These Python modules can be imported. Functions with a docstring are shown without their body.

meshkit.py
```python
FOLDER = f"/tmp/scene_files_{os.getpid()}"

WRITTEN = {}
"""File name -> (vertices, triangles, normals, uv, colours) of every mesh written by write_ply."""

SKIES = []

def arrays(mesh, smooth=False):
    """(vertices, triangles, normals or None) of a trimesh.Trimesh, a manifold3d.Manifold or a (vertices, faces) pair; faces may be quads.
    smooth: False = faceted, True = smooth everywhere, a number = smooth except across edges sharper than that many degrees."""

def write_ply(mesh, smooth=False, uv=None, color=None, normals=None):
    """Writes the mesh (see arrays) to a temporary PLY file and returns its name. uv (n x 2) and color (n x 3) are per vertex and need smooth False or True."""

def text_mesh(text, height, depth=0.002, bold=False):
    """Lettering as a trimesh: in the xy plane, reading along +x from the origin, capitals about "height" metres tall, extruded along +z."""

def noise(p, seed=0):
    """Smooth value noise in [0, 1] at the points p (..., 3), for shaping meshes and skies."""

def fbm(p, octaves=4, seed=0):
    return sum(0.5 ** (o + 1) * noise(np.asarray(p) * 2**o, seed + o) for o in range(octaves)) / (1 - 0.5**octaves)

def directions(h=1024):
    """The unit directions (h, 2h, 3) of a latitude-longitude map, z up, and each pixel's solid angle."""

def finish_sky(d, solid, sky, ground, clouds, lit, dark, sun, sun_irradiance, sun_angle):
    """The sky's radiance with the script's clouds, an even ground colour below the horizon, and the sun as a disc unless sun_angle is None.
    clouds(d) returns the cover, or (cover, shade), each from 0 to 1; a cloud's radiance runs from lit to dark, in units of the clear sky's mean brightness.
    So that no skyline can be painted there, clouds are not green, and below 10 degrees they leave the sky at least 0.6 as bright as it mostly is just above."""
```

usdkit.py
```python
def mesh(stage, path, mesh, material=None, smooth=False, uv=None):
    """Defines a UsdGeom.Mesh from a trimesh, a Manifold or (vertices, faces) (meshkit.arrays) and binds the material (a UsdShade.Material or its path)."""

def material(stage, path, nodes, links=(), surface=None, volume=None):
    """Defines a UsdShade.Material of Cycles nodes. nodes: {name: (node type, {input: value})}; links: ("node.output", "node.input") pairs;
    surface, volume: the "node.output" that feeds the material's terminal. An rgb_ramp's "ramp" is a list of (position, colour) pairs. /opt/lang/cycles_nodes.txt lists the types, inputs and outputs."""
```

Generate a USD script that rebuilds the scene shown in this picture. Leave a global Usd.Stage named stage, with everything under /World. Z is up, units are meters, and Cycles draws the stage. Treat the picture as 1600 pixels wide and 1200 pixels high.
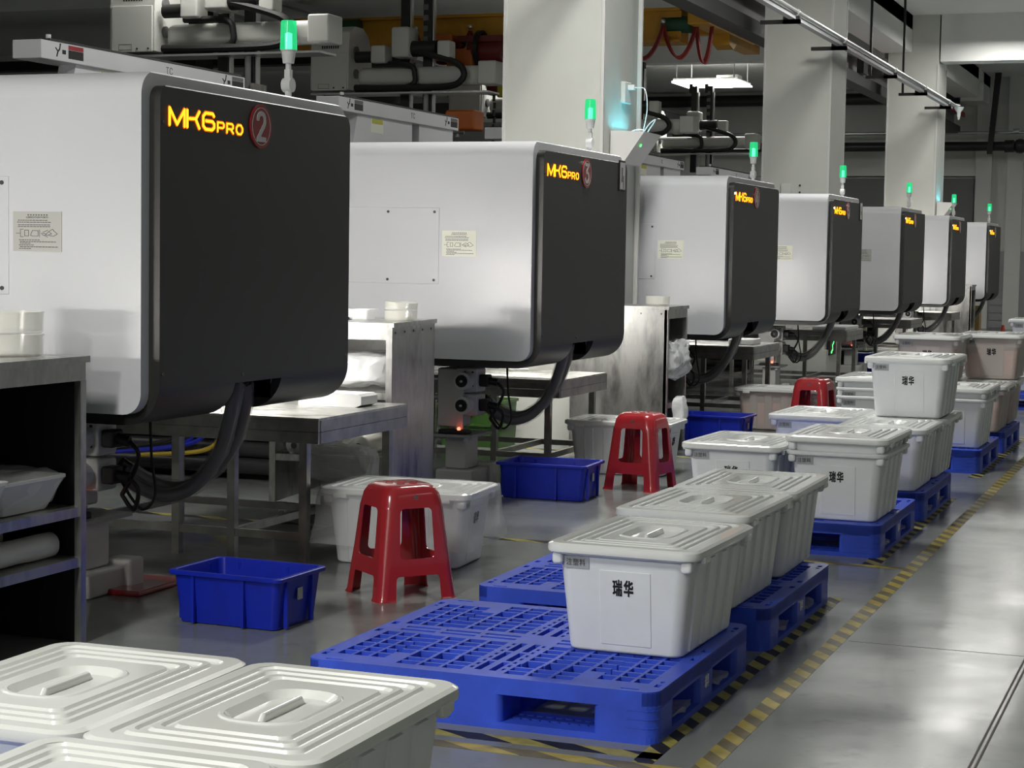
import math, random, json
import numpy as np, trimesh, usdkit, meshkit
import manifold3d as m3
from manifold3d import Manifold, CrossSection
from shapely.geometry import Polygon, LineString, Point
from shapely.geometry import box as sbox
from shapely.ops import unary_union
from shapely import affinity
from pxr import Usd, UsdGeom, UsdLux, UsdShade, Gf, Sdf

PI = math.pi
stage = Usd.Stage.CreateInMemory()
UsdGeom.SetStageUpAxis(stage, 'Z'); UsdGeom.SetStageMetersPerUnit(stage, 1.0)
UsdGeom.Xform.Define(stage, '/World'); UsdGeom.Scope.Define(stage, '/World/Looks')

# ---------------------------------------------------------------- camera
YAW, PITCH, ROLL = math.radians(20.792), math.radians(3.956), math.radians(0.9044)
CAM_H, FPX = 1.38, 2928.5
fw = np.array([-math.sin(YAW)*math.cos(PITCH), math.cos(YAW)*math.cos(PITCH), -math.sin(PITCH)])
r0 = np.array([math.cos(YAW), math.sin(YAW), 0.0]); u0 = np.cross(r0, fw)
rt = math.cos(ROLL)*r0 + math.sin(ROLL)*u0; up = -math.sin(ROLL)*r0 + math.cos(ROLL)*u0
cam = UsdGeom.Camera.Define(stage, '/World/Camera')
cam.CreateProjectionAttr('perspective'); cam.CreateHorizontalApertureAttr(36.0); cam.CreateVerticalApertureAttr(27.0)
cam.CreateFocalLengthAttr(36.0*FPX/1600.0); cam.CreateClippingRangeAttr(Gf.Vec2f(0.05, 500))
M4 = Gf.Matrix4d(*rt, 0, *up, 0, *(-fw), 0, 0, 0, CAM_H, 1)
cam.AddTransformOp().Set(M4)
cam.GetPrim().CreateAttribute('exposure', Sdf.ValueTypeNames.Float).Set(0.0)
EXPO = 0.0
K_ROW, K_FILL, K_BAY = 190.0, 14.0, 15.0

# ---------------------------------------------------------------- lights: the hall's ceiling lamps, and added fill lamps
def rect_light(name, x, y, z, w, l, power, col=(1, .985, .94)):
    L = UsdLux.RectLight.Define(stage, '/World/' + name)
    L.CreateWidthAttr(w); L.CreateHeightAttr(l); L.CreateColorAttr(Gf.Vec3f(*col)); L.CreateIntensityAttr(power)
    L.AddTranslateOp().Set(Gf.Vec3d(x, y, z))
    return L
def world_dome(c):
    D = UsdLux.DomeLight.Define(stage, '/World/sky_light'); D.CreateColorAttr(Gf.Vec3f(*c)); D.CreateIntensityAttr(1.0)
for i, (y, k, w) in enumerate(((-6.0, 3.0, .6), (.8, 1.0, .6), (10.8, .72, .6), (18.3, .55, .9), (24.2, .18, .6), (28.4, .30, .9), (33.4, .2, .6))):  # first entry is a strong fill lamp added behind the camera
    rect_light('row_and_fill_light_%d' % i, -3.2, y, 4.75, w, 1.5, K_ROW*k*.24/w)
for i, (x, y) in enumerate([(5.0, -3), (5.0, 6), (5.0, 15), (5.0, 22), (5.0, 28), (5.0, 34)]):
    rect_light('side_fill_light_%d' % i, x, y, 4.68, .30, 1.2, K_FILL*(1.0 if y < 20 else 4.0 if y < 26 else 9.0))  # unseen row added as fill, stronger far down to lift the far wall
for i, (x, y) in enumerate([(-8.7, -2), (-8.7, 6.5), (-8.7, 15.2), (-8.7, 24), (-15.5, 3), (-15.5, 15), (-15.5, 29)]):
    rect_light('bay_lamp_light_%d' % i, x, y, 4.48, 1.0, 1.0, K_BAY)

# ---------------------------------------------------------------- materials
MATS = {}
def mat(name, nodes, links, surface):
    MATS[name] = usdkit.material(stage, '/World/Looks/' + name, nodes, links, surface=surface)
    return MATS[name]
def lin(r, g, b):
    f = lambda c: (c/255/12.92 if c <= 10 else ((c/255+.055)/1.055)**2.4)
    return (f(r), f(g), f(b))
def pbr(name, col, rough=.5, metal=0., bump=0., bscale=60., var=0., vscale=3., coat=0., spec=.5, extra=None):
    n = {'p': ('principled_bsdf', dict(base_color=col, roughness=rough, metallic=metal, coat_weight=coat, coat_roughness=.08, specular_ior_level=spec, **(extra or {})))}
    l = []
    n['tc'] = ('texture_coordinate', {})
    if var > 0:
        n['nz'] = ('noise_texture', dict(scale=vscale, detail=4.0, roughness=.6))
        n['rp'] = ('rgb_ramp', dict(ramp=[(.3, tuple(max(0, c*(1-var)) for c in col)), (.7, tuple(min(1, c*(1+var)) for c in col))]))
        l += [('tc.object', 'nz.vector'), ('nz.fac', 'rp.fac'), ('rp.color', 'p.base_color')]
    if bump > 0:
        n['bn'] = ('noise_texture', dict(scale=bscale, detail=2.0))
        n['bp'] = ('bump', dict(strength=bump, distance=.002))
        l += [('tc.object', 'bn.vector'), ('bn.fac', 'bp.height'), ('bp.normal', 'p.normal')]
    return mat(name, n, l, 'p.BSDF')
def emit(name, col, s):
    return mat(name, {'e': ('emission', dict(color=col, strength=s))}, [], 'e.emission')
def film(name, tr=.72, col=(.9, .92, .93), rough=.12, bump=.6, bscale=40., white=.35):
    return mat(name, {'t': ('transparent_bsdf', dict(color=(.97, .97, .97))), 'd': ('principled_bsdf', dict(base_color=col, roughness=rough, specular_ior_level=.9)),
                      'tc': ('texture_coordinate', {}), 'bn': ('noise_texture', dict(scale=bscale, detail=3.0)), 'bp': ('bump', dict(strength=bump, distance=.004)),
                      'm': ('mix_closure', dict(fac=1-tr))},
               [('tc.object', 'bn.vector'), ('bn.fac', 'bp.height'), ('bp.normal', 'd.normal'), ('t.BSDF', 'm.closure1'), ('d.BSDF', 'm.closure2')], 'm.closure')

pbr('shell_white', (.60, .61, .635), .33, bump=.10, bscale=260., coat=0.)
pbr('tray_black', (.018, .018, .0165), .42, bump=.05, bscale=300.)
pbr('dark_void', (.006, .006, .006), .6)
pbr('column_paint', (.56, .57, .53), .62, var=.05, vscale=1.2)
pbr('wall_paint', (.70, .71, .68), .7, var=.05, vscale=.7)
pbr('wall_dark', (.20, .205, .20), .7, var=.08, vscale=.5)
pbr('ceiling_paint', (.74, .75, .72), .75, var=.04, vscale=.6)
pbr('beam_paint', (.76, .77, .75), .6)
pbr('tote_white', (.77, .80, .81), .30, bump=.05, bscale=25., var=.03, vscale=6., extra=dict(subsurface_weight=.0))
pbr('lid_white', (.77, .79, .775), .20, bump=.04, bscale=18., coat=.3)
pbr('lid_cream', (.72, .735, .70), .24, bump=.04, bscale=18., coat=.25)
pbr('pallet_blue', (.034, .085, .62), .42, var=.18, vscale=7., bump=.05, bscale=40.)
pbr('bin_blue', (.005, .020, .40), .38, var=.12, vscale=9.)
pbr('stool_red', (.43, .026, .034), .20, bump=.04, bscale=14., coat=.5)
pbr('ink_black', (.008, .008, .009), .55)
pbr('ink_grey', (.13, .13, .13), .6)
pbr('tag_grey', (.40, .42, .43), .5)
pbr('rubber_black', (.012, .012, .012), .5)
pbr('hose_black', (.012, .013, .014), .25, bump=.5, bscale=70.)
pbr('frame_black', (.010, .010, .010), .45)
pbr('pipe_dark', (.022, .022, .024), .4)
pbr('bed_grey', (.045, .047, .047), .5)
pbr('grey_paint', (.34, .35, .36), .4)
pbr('white_paint', (.62, .62, .60), .4)
pbr('cream_paint', (.58, .585, .55), .42)
pbr('steel_leg', (.36, .35, .33), .30, metal=.85, var=.25, vscale=9.)
pbr('aluminium', (.70, .71, .72), .28, metal=.9)
pbr('crane_yellow', (.50, .25, .012), .45, var=.12, vscale=4.)
pbr('crane_orange', (.52, .13, .015), .45)
pbr('hoist_red', (.13, .012, .010), .45)
pbr('fire_red', (.45, .03, .02), .4)
pbr('cable_red', (.18, .012, .010), .45)
pbr('motor_green', (.01, .06, .028), .4)
pbr('crate_green', (.035, .09, .016), .45)
pbr('crate_dark_green', (.012, .05, .025), .45)
pbr('badge_red', (.30, .012, .018), .18, coat=.6)
pbr('badge_grey', (.52, .50, .48), .35)
pbr('plate_cream', (.78, .79, .68), .45)
pbr('plate_grey', (.46, .46, .43), .45)
pbr('screw_dark', (.05, .05, .05), .4)
pbr('sticker_yellow', (.50, .48, .05), .5)
pbr('sticker_red', (.30, .02, .025), .5)
pbr('carton', (.36, .24, .10), .7, var=.1, vscale=12.)
pbr('caster_grey', (.2, .2, .2), .5)
pbr('cable_blue', (.008, .015, .30), .45)
pbr('cable_yellow', (.35, .25, .02), .45)
pbr('pink_pellets', (.88, .46, .36), .7, var=.25, vscale=60.)
pbr('roll_white', (.68, .68, .64), .35, bump=.2, bscale=20.)
pbr('saw_cut', (.09, .085, .07), .8)
pbr('saw_fill', (.33, .33, .29), .6)
pbr('plastic_white', (.72, .73, .72), .3)
film('clear_film', tr=.74, white=.3)
film('bag_film', tr=.42, bscale=22., bump=.8)
film('hose_film', tr=.76, col=(.6,.6,.6), bscale=90., bump=.9)
film('clear_tub', tr=.72, col=(.82, .82, .74), bump=.1, bscale=12.)
film('tote_clear', tr=.62, col=(.80, .74, .71), rough=.3, bump=.1)
emit('sign_core', (1.0, .30, .012), 3.2)
emit('sign_halo', (1.0, .16, .004), .75)  # glow round the sign letters, put into a flat emissive colour
emit('led_white', (1, .85, .65), 3.5)
emit('led_red', (1, .10, .05), 6.0)
emit('led_green', (.15, 1, .25), 1.6)
emit('lamp_white', (1, .98, .92), 22.0)
for k_, s_ in enumerate((195.0, 250.0, 125.0, 150.0, 14.0, 190.0, 190.0)): emit('task_white_%d' % k_, (1, .96, .90), s_)
emit('trap_cyan', (.10, .60, .75), 55.0)
emit('tower_core', (.45, 1.0, .80), 2.6)
mat('tower_lens', {'t': ('transparent_bsdf', dict(color=(.30, 1.0, .62))), 'e': ('emission', dict(color=(.03, .80, .30), strength=1.15)), 'g': ('glossy_bsdf', dict(color=(.9, 1, .95), roughness=.15)),
                   'a': ('mix_closure', dict(fac=.5)), 'b': ('mix_closure', dict(fac=.06))},
    [('t.BSDF', 'a.closure1'), ('e.emission', 'a.closure2'), ('a.closure', 'b.closure1'), ('g.BSDF', 'b.closure2')], 'b.closure')
# stainless sheet: smeared, stained, faintly brushed
mat('steel_sheet', {'p': ('principled_bsdf', dict(metallic=.92, roughness=.33)), 'tc': ('texture_coordinate', {}),
    'mp': ('mapping', dict(scale=(3., 3., 1.1))), 'nz': ('noise_texture', dict(scale=1.6, detail=5.0, roughness=.62, distortion=.2)),
    'rp': ('rgb_ramp', dict(ramp=[(.25, (.40, .40, .385)), (.5, (.48, .48, .46)), (.75, (.56, .56, .535))])),
    'rr': ('rgb_ramp', dict(ramp=[(.3, (.22,)*3), (.7, (.46,)*3)])), 'n2': ('noise_texture', dict(scale=5.0, detail=3.0)), 'bp': ('bump', dict(strength=.12, distance=.01))},
    [('tc.object', 'mp.vector'), ('mp.vector', 'nz.vector'), ('nz.fac', 'rp.fac'), ('rp.color', 'p.base_color'), ('nz.fac', 'rr.fac'), ('rr.color', 'p.roughness'),
     ('tc.object', 'n2.vector'), ('n2.fac', 'bp.height'), ('bp.normal', 'p.normal')], 'p.BSDF')
# epoxy floor
mat('floor_epoxy', {'p': ('principled_bsdf', dict(roughness=.2, specular_ior_level=.28)), 'g': ('geometry', {}),
    'nz': ('noise_texture', dict(scale=.55, detail=6.0, roughness=.6)), 'rp': ('rgb_ramp', dict(ramp=[(.3, (.165, .178, .172)), (.55, (.205, .218, .210)), (.75, (.245, .255, .243))])),
    'n3': ('noise_texture', dict(scale=9., detail=6.0, roughness=.7)), 'r3': ('rgb_ramp', dict(ramp=[(.28, (.80, .80, .80)), (.45, (1, 1, 1))])), 'mx': ('mix', dict(mix_type='multiply', fac=1.0)),
    'n2': ('noise_texture', dict(scale=1.3, detail=4.0)), 'rr': ('rgb_ramp', dict(ramp=[(.3, (.11,)*3), (.7, (.25,)*3)])),
    'bn': ('noise_texture', dict(scale=6., detail=2.0)), 'bp': ('bump', dict(strength=.07, distance=.01))},
    [('g.position', 'nz.vector'), ('nz.fac', 'rp.fac'), ('rp.color', 'mx.color1'), ('g.position', 'n3.vector'), ('n3.fac', 'r3.fac'), ('r3.color', 'mx.color2'), ('mx.color', 'p.base_color'),
     ('g.position', 'n2.vector'), ('n2.fac', 'rr.fac'), ('rr.color', 'p.roughness'), ('g.position', 'bn.vector'), ('bn.fac', 'bp.height'), ('bp.normal', 'p.normal')], 'p.BSDF')
def tape(name, c1, c2, period, slope):
    """flat printed diagonal stripes: colour from (x*slope + y) modulo period"""
    mat(name, {'g': ('geometry', {}), 's': ('separate_xyz', {}), 'a': ('math', dict(math_type='multiply', value2=slope)), 'b': ('math', dict(math_type='add')),
               'c': ('math', dict(math_type='divide', value2=period)), 'd': ('math', dict(math_type='fraction')), 'e': ('math', dict(math_type='greater_than', value2=.5)),
               'm': ('mix', dict(color1=c1, color2=c2)), 'nz': ('noise_texture', dict(scale=14., detail=5.0)), 'r': ('rgb_ramp', dict(ramp=[(.3, (.62, .62, .6)), (.6, (1, 1, 1))])),
               'x': ('mix', dict(mix_type='multiply', fac=1.0)), 'p': ('principled_bsdf', dict(roughness=.5, specular_ior_level=.2))},
        [('g.position', 's.vector'), ('s.x', 'a.value1'), ('a.value', 'b.value1'), ('s.y', 'b.value2'), ('b.value', 'c.value1'), ('c.value', 'd.value1'), ('d.value', 'e.value1'),
         ('e.value', 'm.fac'), ('g.position', 'nz.vector'), ('nz.fac', 'r.fac'), ('m.color', 'x.color1'), ('r.color', 'x.color2'), ('x.color', 'p.base_color')], 'p.BSDF')
tape('tape_worn', (.36, .285, .05), (.125, .103, .05), .155, 1.25)
tape('tape_worn_cross', (.36, .285, .05), (.125, .103, .05), .155, .55)
tape('tape_black', (.36, .32, .09), (.022, .022, .026), .155, 1.25)
tape('tape_black_cross', (.36, .32, .09), (.022, .022, .026), .155, .55)

# ---------------------------------------------------------------- scene tree helpers
USED = set()
def numbered(path):
    if path not in USED:
        USED.add(path); return path
    i = 1
    while f'{path}_{i:03d}' in USED: i += 1
    USED.add(f'{path}_{i:03d}'); return f'{path}_{i:03d}'
GROUPS = dict(injection_machine='machines in the row along the aisle', plastic_pallet='blue pallets along the aisle', lidded_tote='lidded white totes', open_tote='open totes with another nested in them', nested_tote='totes nested in an open tote',
    pink_filled_tote='translucent totes of pink pellets', plastic_stool='red plastic stools', open_bin='open blue bins on the floor', steel_cabinet='stainless cabinets between the machines', packing_table='stainless packing tables',
    task_lamp='task lamps on the packing tables', take_out_robot='take-out robots over the presses', column='white square columns', floor_tape='marking tape on the floor', film_scrap='film scraps in the pallet openings', round_tub='clear round tubs',
    film_roll='white film rolls on cabinet shelves', plastic_bag='clear plastic bags', green_crate='green crates on the floor', cardboard_box='brown cardboard boxes at the far end', insect_trap='insect traps on the columns', white_basket='white baskets on the dark cabinet')
def meta(prim, label=None, cat=None, group=None, kind=None):
    if label and cat and not group: group = GROUPS.get(prim.GetName().rstrip('0123456789').rstrip('_'))
    for k, v in (('label', label), ('category', cat), ('group', group), ('kind', kind)):
        if v: prim.SetCustomDataByKey(k, v)
def thing(name, label, cat, loc=(0, 0, 0), rot=0., group=None):
    p = numbered('/World/' + name); x = UsdGeom.Xform.Define(stage, p)
    x.AddTranslateOp().Set(Gf.Vec3d(*map(float, loc)))
    if rot: x.AddRotateZOp().Set(float(rot))
    meta(x.GetPrim(), label, cat, group); return p
def obj(name, mesh, material, parent='/World', smooth=30, label=None, cat=None, group=None, kind=None):
    p = numbered(parent + '/' + name)
    m = usdkit.mesh(stage, p, tm(mesh), MATS[material], smooth=smooth)
    meta(m.GetPrim(), label, cat, group, kind); return p
def copy(src, label, loc, rot=0., group=None):
    base = src.rsplit('/', 1)[1]
    p = numbered('/World/' + base); x = UsdGeom.Xform.Define(stage, p)
    x.AddTranslateOp().Set(Gf.Vec3d(*map(float, loc))); x.AddRotateZOp().Set(float(rot))
    x.GetPrim().GetReferences().AddInternalReference(src); x.GetPrim().SetInstanceable(True)
    was = stage.GetPrimAtPath(src).GetCustomData()
    meta(x.GetPrim(), label, was.get('category'), group or was.get('group')); return p

# ---------------------------------------------------------------- shape helpers
def tm(mesh):
    if isinstance(mesh, (list, tuple)) and not (len(mesh) == 2 and isinstance(mesh[0], np.ndarray)):
        return trimesh.util.concatenate([tm(x) for x in mesh])
    v, f, _ = meshkit.arrays(mesh); return trimesh.Trimesh(v, f, process=False)
def box(x0, y0, z0, x1, y1, z1):
    return Manifold.cube([abs(x1-x0), abs(y1-y0), abs(z1-z0)]).translate([min(x0, x1), min(y0, y1), min(z0, z1)])
def rbox(x0, y0, z0, x1, y1, z1, r=.01, seg=8):
    s = Manifold.sphere(r, seg)
    return Manifold.batch_hull([s.translate([x, y, z]) for x in (x0+r, x1-r) for y in (y0+r, y1-r) for z in (z0+r, z1-r)])
def poly_rr(x0, y0, x1, y1, r, n=6):
    """rounded rectangle; r a number or (ll, lr, ur, ul)"""
    rs = (r,)*4 if np.ndim(r) == 0 else r
    cs = [(x0, y0, 1, 1, PI), (x1, y0, -1, 1, 1.5*PI), (x1, y1, -1, -1, 0), (x0, y1, 1, -1, .5*PI)]
    pts = []
    for (x, y, sx, sy, a0), q in zip(cs, rs):
        if q <= 0: pts.append((x, y)); continue
        cx, cy = x+sx*q, y+sy*q
        for k in range(n+1):
            a = a0 + .5*PI*k/n
            pts.append((cx+q*math.cos(a), cy+q*math.sin(a)))
    return pts
def cs_of(shape):
    if isinstance(shape, list): return CrossSection([shape], m3.FillRule.EvenOdd)
    polys = []
    for g in getattr(shape, 'geoms', [shape]):
        if g.is_empty: continue
        for q in [g.exterior] + list(g.interiors): polys.append([tuple(c) for c in q.coords[:-1]])
    return CrossSection(polys, m3.FillRule.EvenOdd)
def ext(shape, a, b, axis='z'):
    """extrude a 2-D shape from a to b. axis z: (x,y); axis y: shape is (x,z); axis x: shape is (y,z)"""
    m = Manifold.extrude(cs_of(shape), b-a)
    if axis == 'z': return m.translate([0, 0, a])
    if axis == 'y':   # (u,v,w) -> (u, w, v) keeping handedness: mirror
        return m.transform(np.array([[1, 0, 0, 0], [0, 0, 1, a], [0, 1, 0, 0]], float))
    return m.transform(np.array([[0, 0, 1, a], [1, 0, 0, 0], [0, 1, 0, 0]], float))
def cyl(p0, p1, r, r2=None, seg=16):
    p0, p1 = np.array(p0, float), np.array(p1, float); d = p1-p0; L = np.linalg.norm(d)
    m = Manifold.cylinder(L, r, r if r2 is None else r2, seg)
    z = d/L; a = np.array([1, 0, 0]) if abs(z[0]) < .9 else np.array([0, 1, 0])
    x = np.cross(a, z); x /= np.linalg.norm(x); y = np.cross(z, x)
    return m.transform(np.array([[x[0], y[0], z[0], p0[0]], [x[1], y[1], z[1], p0[1]], [x[2], y[2], z[2], p0[2]]], float))
def spline(pts, n=10):
    p = np.array(pts, float); out = []
    q = np.vstack([2*p[0]-p[1], p, 2*p[-1]-p[-2]])
    for i in range(1, len(q)-2):
        for k in range(n):
            t = k/n
            out.append(.5*((2*q[i]) + (-q[i-1]+q[i+1])*t + (2*q[i-1]-5*q[i]+4*q[i+1]-q[i+2])*t*t + (-q[i-1]+3*q[i]-3*q[i+1]+q[i+2])*t**3))
    out.append(p[-1]); return np.array(out)
def tube(pts, r, seg=10, caps=True):
    p = np.array(pts, float); n = len(p); r = np.broadcast_to(r, (n,))
    t = np.gradient(p, axis=0); t /= np.linalg.norm(t, axis=1, keepdims=True)+1e-12
    a = np.array([0, 0, 1.]) if abs(t[0][2]) < .9 else np.array([1., 0, 0])
    v = []
    x = np.cross(t[0], a); x /= np.linalg.norm(x)
    for i in range(n):
        x = x - t[i]*np.dot(x, t[i]); x /= np.linalg.norm(x); y = np.cross(t[i], x)
        an = np.arange(seg)*2*PI/seg
        v.append(p[i] + r[i]*(np.cos(an)[:, None]*x + np.sin(an)[:, None]*y))
    v = np.vstack(v); f = []
    for i in range(n-1):
        for j in range(seg):
            k = (j+1) % seg
            f += [[i*seg+j, i*seg+k, (i+1)*seg+k], [i*seg+j, (i+1)*seg+k, (i+1)*seg+j]]
    if caps:
        v = np.vstack([v, p[:1], p[-1:]]); c0, c1 = len(v)-2, len(v)-1
        for j in range(seg):
            k = (j+1) % seg
            f += [[c0, k, j], [c1, (n-1)*seg+j, (n-1)*seg+k]]
    return trimesh.Trimesh(v, np.array(f), process=False)
def crumple(mesh, amp, scale, seed=0):
    m = tm(mesh).copy(); v = m.vertices
    d = np.stack([meshkit.fbm(v*scale + 17.3*k, 3, seed+k) - .5 for k in range(3)], 1)
    m.vertices = v + 2*amp*d; return m
def loft(rings, cap0=True, cap1=True):
    """rings: list of (n,3) arrays, same n, counter-clockwise seen from +z, going up"""
    n = len(rings[0]); v = np.vstack(rings); f = []
    for i in range(len(rings)-1):
        for j in range(n):
            k = (j+1) % n
            f += [[i*n+j, i*n+k, (i+1)*n+k], [i*n+j, (i+1)*n+k, (i+1)*n+j]]
    if cap0:
        c = len(v); v = np.vstack([v, rings[0].mean(0)]); f += [[c, (j+1) % n, j] for j in range(n)]
    if cap1:
        c = len(v); b = (len(rings)-1)*n; v = np.vstack([v, rings[-1].mean(0)]); f += [[c, b+j, b+(j+1) % n] for j in range(n)]
    return trimesh.Trimesh(v, np.array(f), process=False)
def ring(hx, hy, r, z, n=5):
    return np.array([(x, y, z) for x, y in poly_rr(-hx, -hy, hx, hy, r, n)])
def lathe(profile, seg=24, at=(0, 0, 0)):
    """profile: (radius, z) from bottom to top"""
    prof = [(max(a, 1e-4), b) for a, b in profile]
    m = loft([np.array([(r*math.cos(2*PI*k/seg), r*math.sin(2*PI*k/seg), z) for k in range(seg)]) for r, z in prof])
    m.apply_translation(at); return m
def on_minus_y(m, x, y, z):   # lettering lying in xy, reading +x -> stands on a face that looks to -y
    m = tm(m).copy(); v = m.vertices
    m.vertices = np.stack([v[:, 0]+x, y-v[:, 2], v[:, 1]+z], 1); return m
def on_plus_x(m, x, y, z):    # lettering reading along +y on a face that looks to +x
    m = tm(m).copy(); v = m.vertices
    m.vertices = np.stack([x+v[:, 2], v[:, 0]+y, v[:, 1]+z], 1); return m
GLYPH = json.loads('{"瑞":[[[[0,17],[2,22],[12,25],[12,49],[2,50],[2,62],[12,63],[12,79],[1,81],[1,92],[34,92],[34,81],[24,80],[25,63],[98,63],[100,61],[99,50],[72,50],[70,46],[97,44],[97,3],[95,0],[69,0],[68,33],[64,32],[64,0],[53,0],[52,33],[48,32],[48,0],[36,0],[36,18],[6,9],[2,10]],[[80,10],[85,10],[85,33],[80,32]],[[24,29],[34,30],[36,29],[37,45],[56,45],[58,50],[33,51],[32,50],[24,49]]],[[[37,94],[48,95],[49,78],[59,77],[59,98],[62,100],[70,100],[72,97],[72,78],[83,77],[84,94],[95,95],[97,92],[97,68],[95,65],[38,65]]]],"华":[[[[0,23],[0,33],[3,35],[42,35],[43,47],[52,48],[50,51],[50,62],[36,59],[33,64],[33,42],[31,41],[19,41],[18,63],[8,58],[0,66],[0,69],[11,77],[21,87],[30,100],[36,99],[42,96],[42,91],[33,79],[33,72],[50,77],[50,97],[52,98],[64,97],[65,82],[84,92],[89,92],[96,85],[96,81],[92,78],[65,67],[65,57],[84,57],[86,68],[91,68],[98,65],[98,53],[96,47],[88,43],[58,44],[58,36],[97,35],[100,33],[100,22],[98,21],[58,21],[58,0],[42,0],[42,21],[2,21]]]],"注":[[[[28,11],[60,12],[60,37],[36,38],[37,47],[60,48],[60,69],[31,70],[32,79],[62,80],[54,97],[63,100],[72,84],[73,80],[96,79],[98,78],[97,70],[70,69],[70,48],[93,47],[94,38],[70,37],[70,12],[100,12],[100,2],[29,2]]],[[[5,91],[10,98],[12,98],[32,87],[32,85],[29,79],[26,79]]],[[[4,4],[4,8],[25,42],[31,37],[31,35],[20,13],[12,0]]],[[[0,61],[4,68],[6,69],[26,58],[26,55],[22,50],[20,49],[9,57]]]],"塑":[[[[0,0],[0,9],[44,9],[44,19],[11,19],[11,28],[44,29],[45,36],[48,37],[46,40],[53,47],[57,60],[58,95],[96,94],[96,43],[95,37],[88,34],[76,34],[74,43],[86,43],[86,53],[65,53],[62,44],[55,34],[55,28],[89,28],[89,19],[55,19],[55,10],[100,9],[100,0]],[[68,71],[67,61],[86,62],[86,71]],[[67,80],[86,79],[86,87],[68,87]]],[[[0,77],[0,85],[14,86],[8,96],[15,100],[19,96],[24,85],[32,86],[37,99],[46,97],[41,86],[54,85],[55,77],[32,77],[32,60],[41,60],[42,73],[50,73],[51,49],[42,48],[41,50],[30,50],[21,39],[7,32],[3,39],[12,44],[17,50],[4,51],[4,72],[13,73],[13,60],[21,60],[23,61],[23,76],[21,77]]]],"料":[[[[0,20],[16,54],[2,55],[2,64],[18,64],[18,99],[27,99],[27,64],[45,64],[45,60],[51,65],[68,53],[67,48],[63,45],[47,57],[45,57],[45,55],[28,55],[43,35],[43,32],[48,32],[77,38],[77,100],[86,100],[86,40],[98,42],[100,35],[99,32],[86,30],[86,0],[77,0],[77,28],[45,22],[43,30],[39,26],[36,26],[28,40],[27,39],[27,0],[18,0],[18,36],[5,13]]],[[[51,85],[53,89],[57,92],[69,83],[74,78],[68,71],[59,79]]],[[[29,68],[36,93],[44,92],[45,88],[36,65]]],[[[3,88],[4,92],[10,93],[14,81],[16,67],[8,66]]]]}')
def cjk(text, w, h, gap, depth=.0012):
    parts = []
    for i, ch in enumerate(text):
        sh = unary_union([Polygon(p[0], p[1:]).buffer(0) for p in GLYPH[ch]])
        parts.append(affinity.translate(affinity.scale(sh, w/100, h/100, origin=(0, 0)), i*(w+gap), 0))
    return ext(unary_union(parts), 0, depth)

# ---------------------------------------------------------------- the building
COLY = [4.77+8.28*k for k in range(5)]          # columns stand every 8.28 m along the aisle
def struct(name, mesh, material, parent='/World', smooth=False):
    return obj(name, mesh, material, parent, smooth, kind='structure' if parent == '/World' else None)
fl = struct('floor', box(-22, -9, -.2, 12, 40, 0), 'floor_epoxy')
for x in (-.606, -.590):
    obj('saw_cut', box(x-.0035, -2, 0, x+.0035, 40, .0006), 'saw_cut', fl, False)
obj('saw_cut', box(-1.23, 6.72, 0, 11.9, 6.724, .0005), 'saw_cut', fl, False)
obj('saw_cut', box(-1.23, 12.6, 0, 11.9, 12.604, .0005), 'saw_cut', fl, False)
struct('wall_back', box(-22, 40, 0, 12, 40.3, 5.4), 'wall_paint')
struct('wall_left', box(-22.3, -9, 0, -22, 40, 5.4), 'wall_dark')
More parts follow.
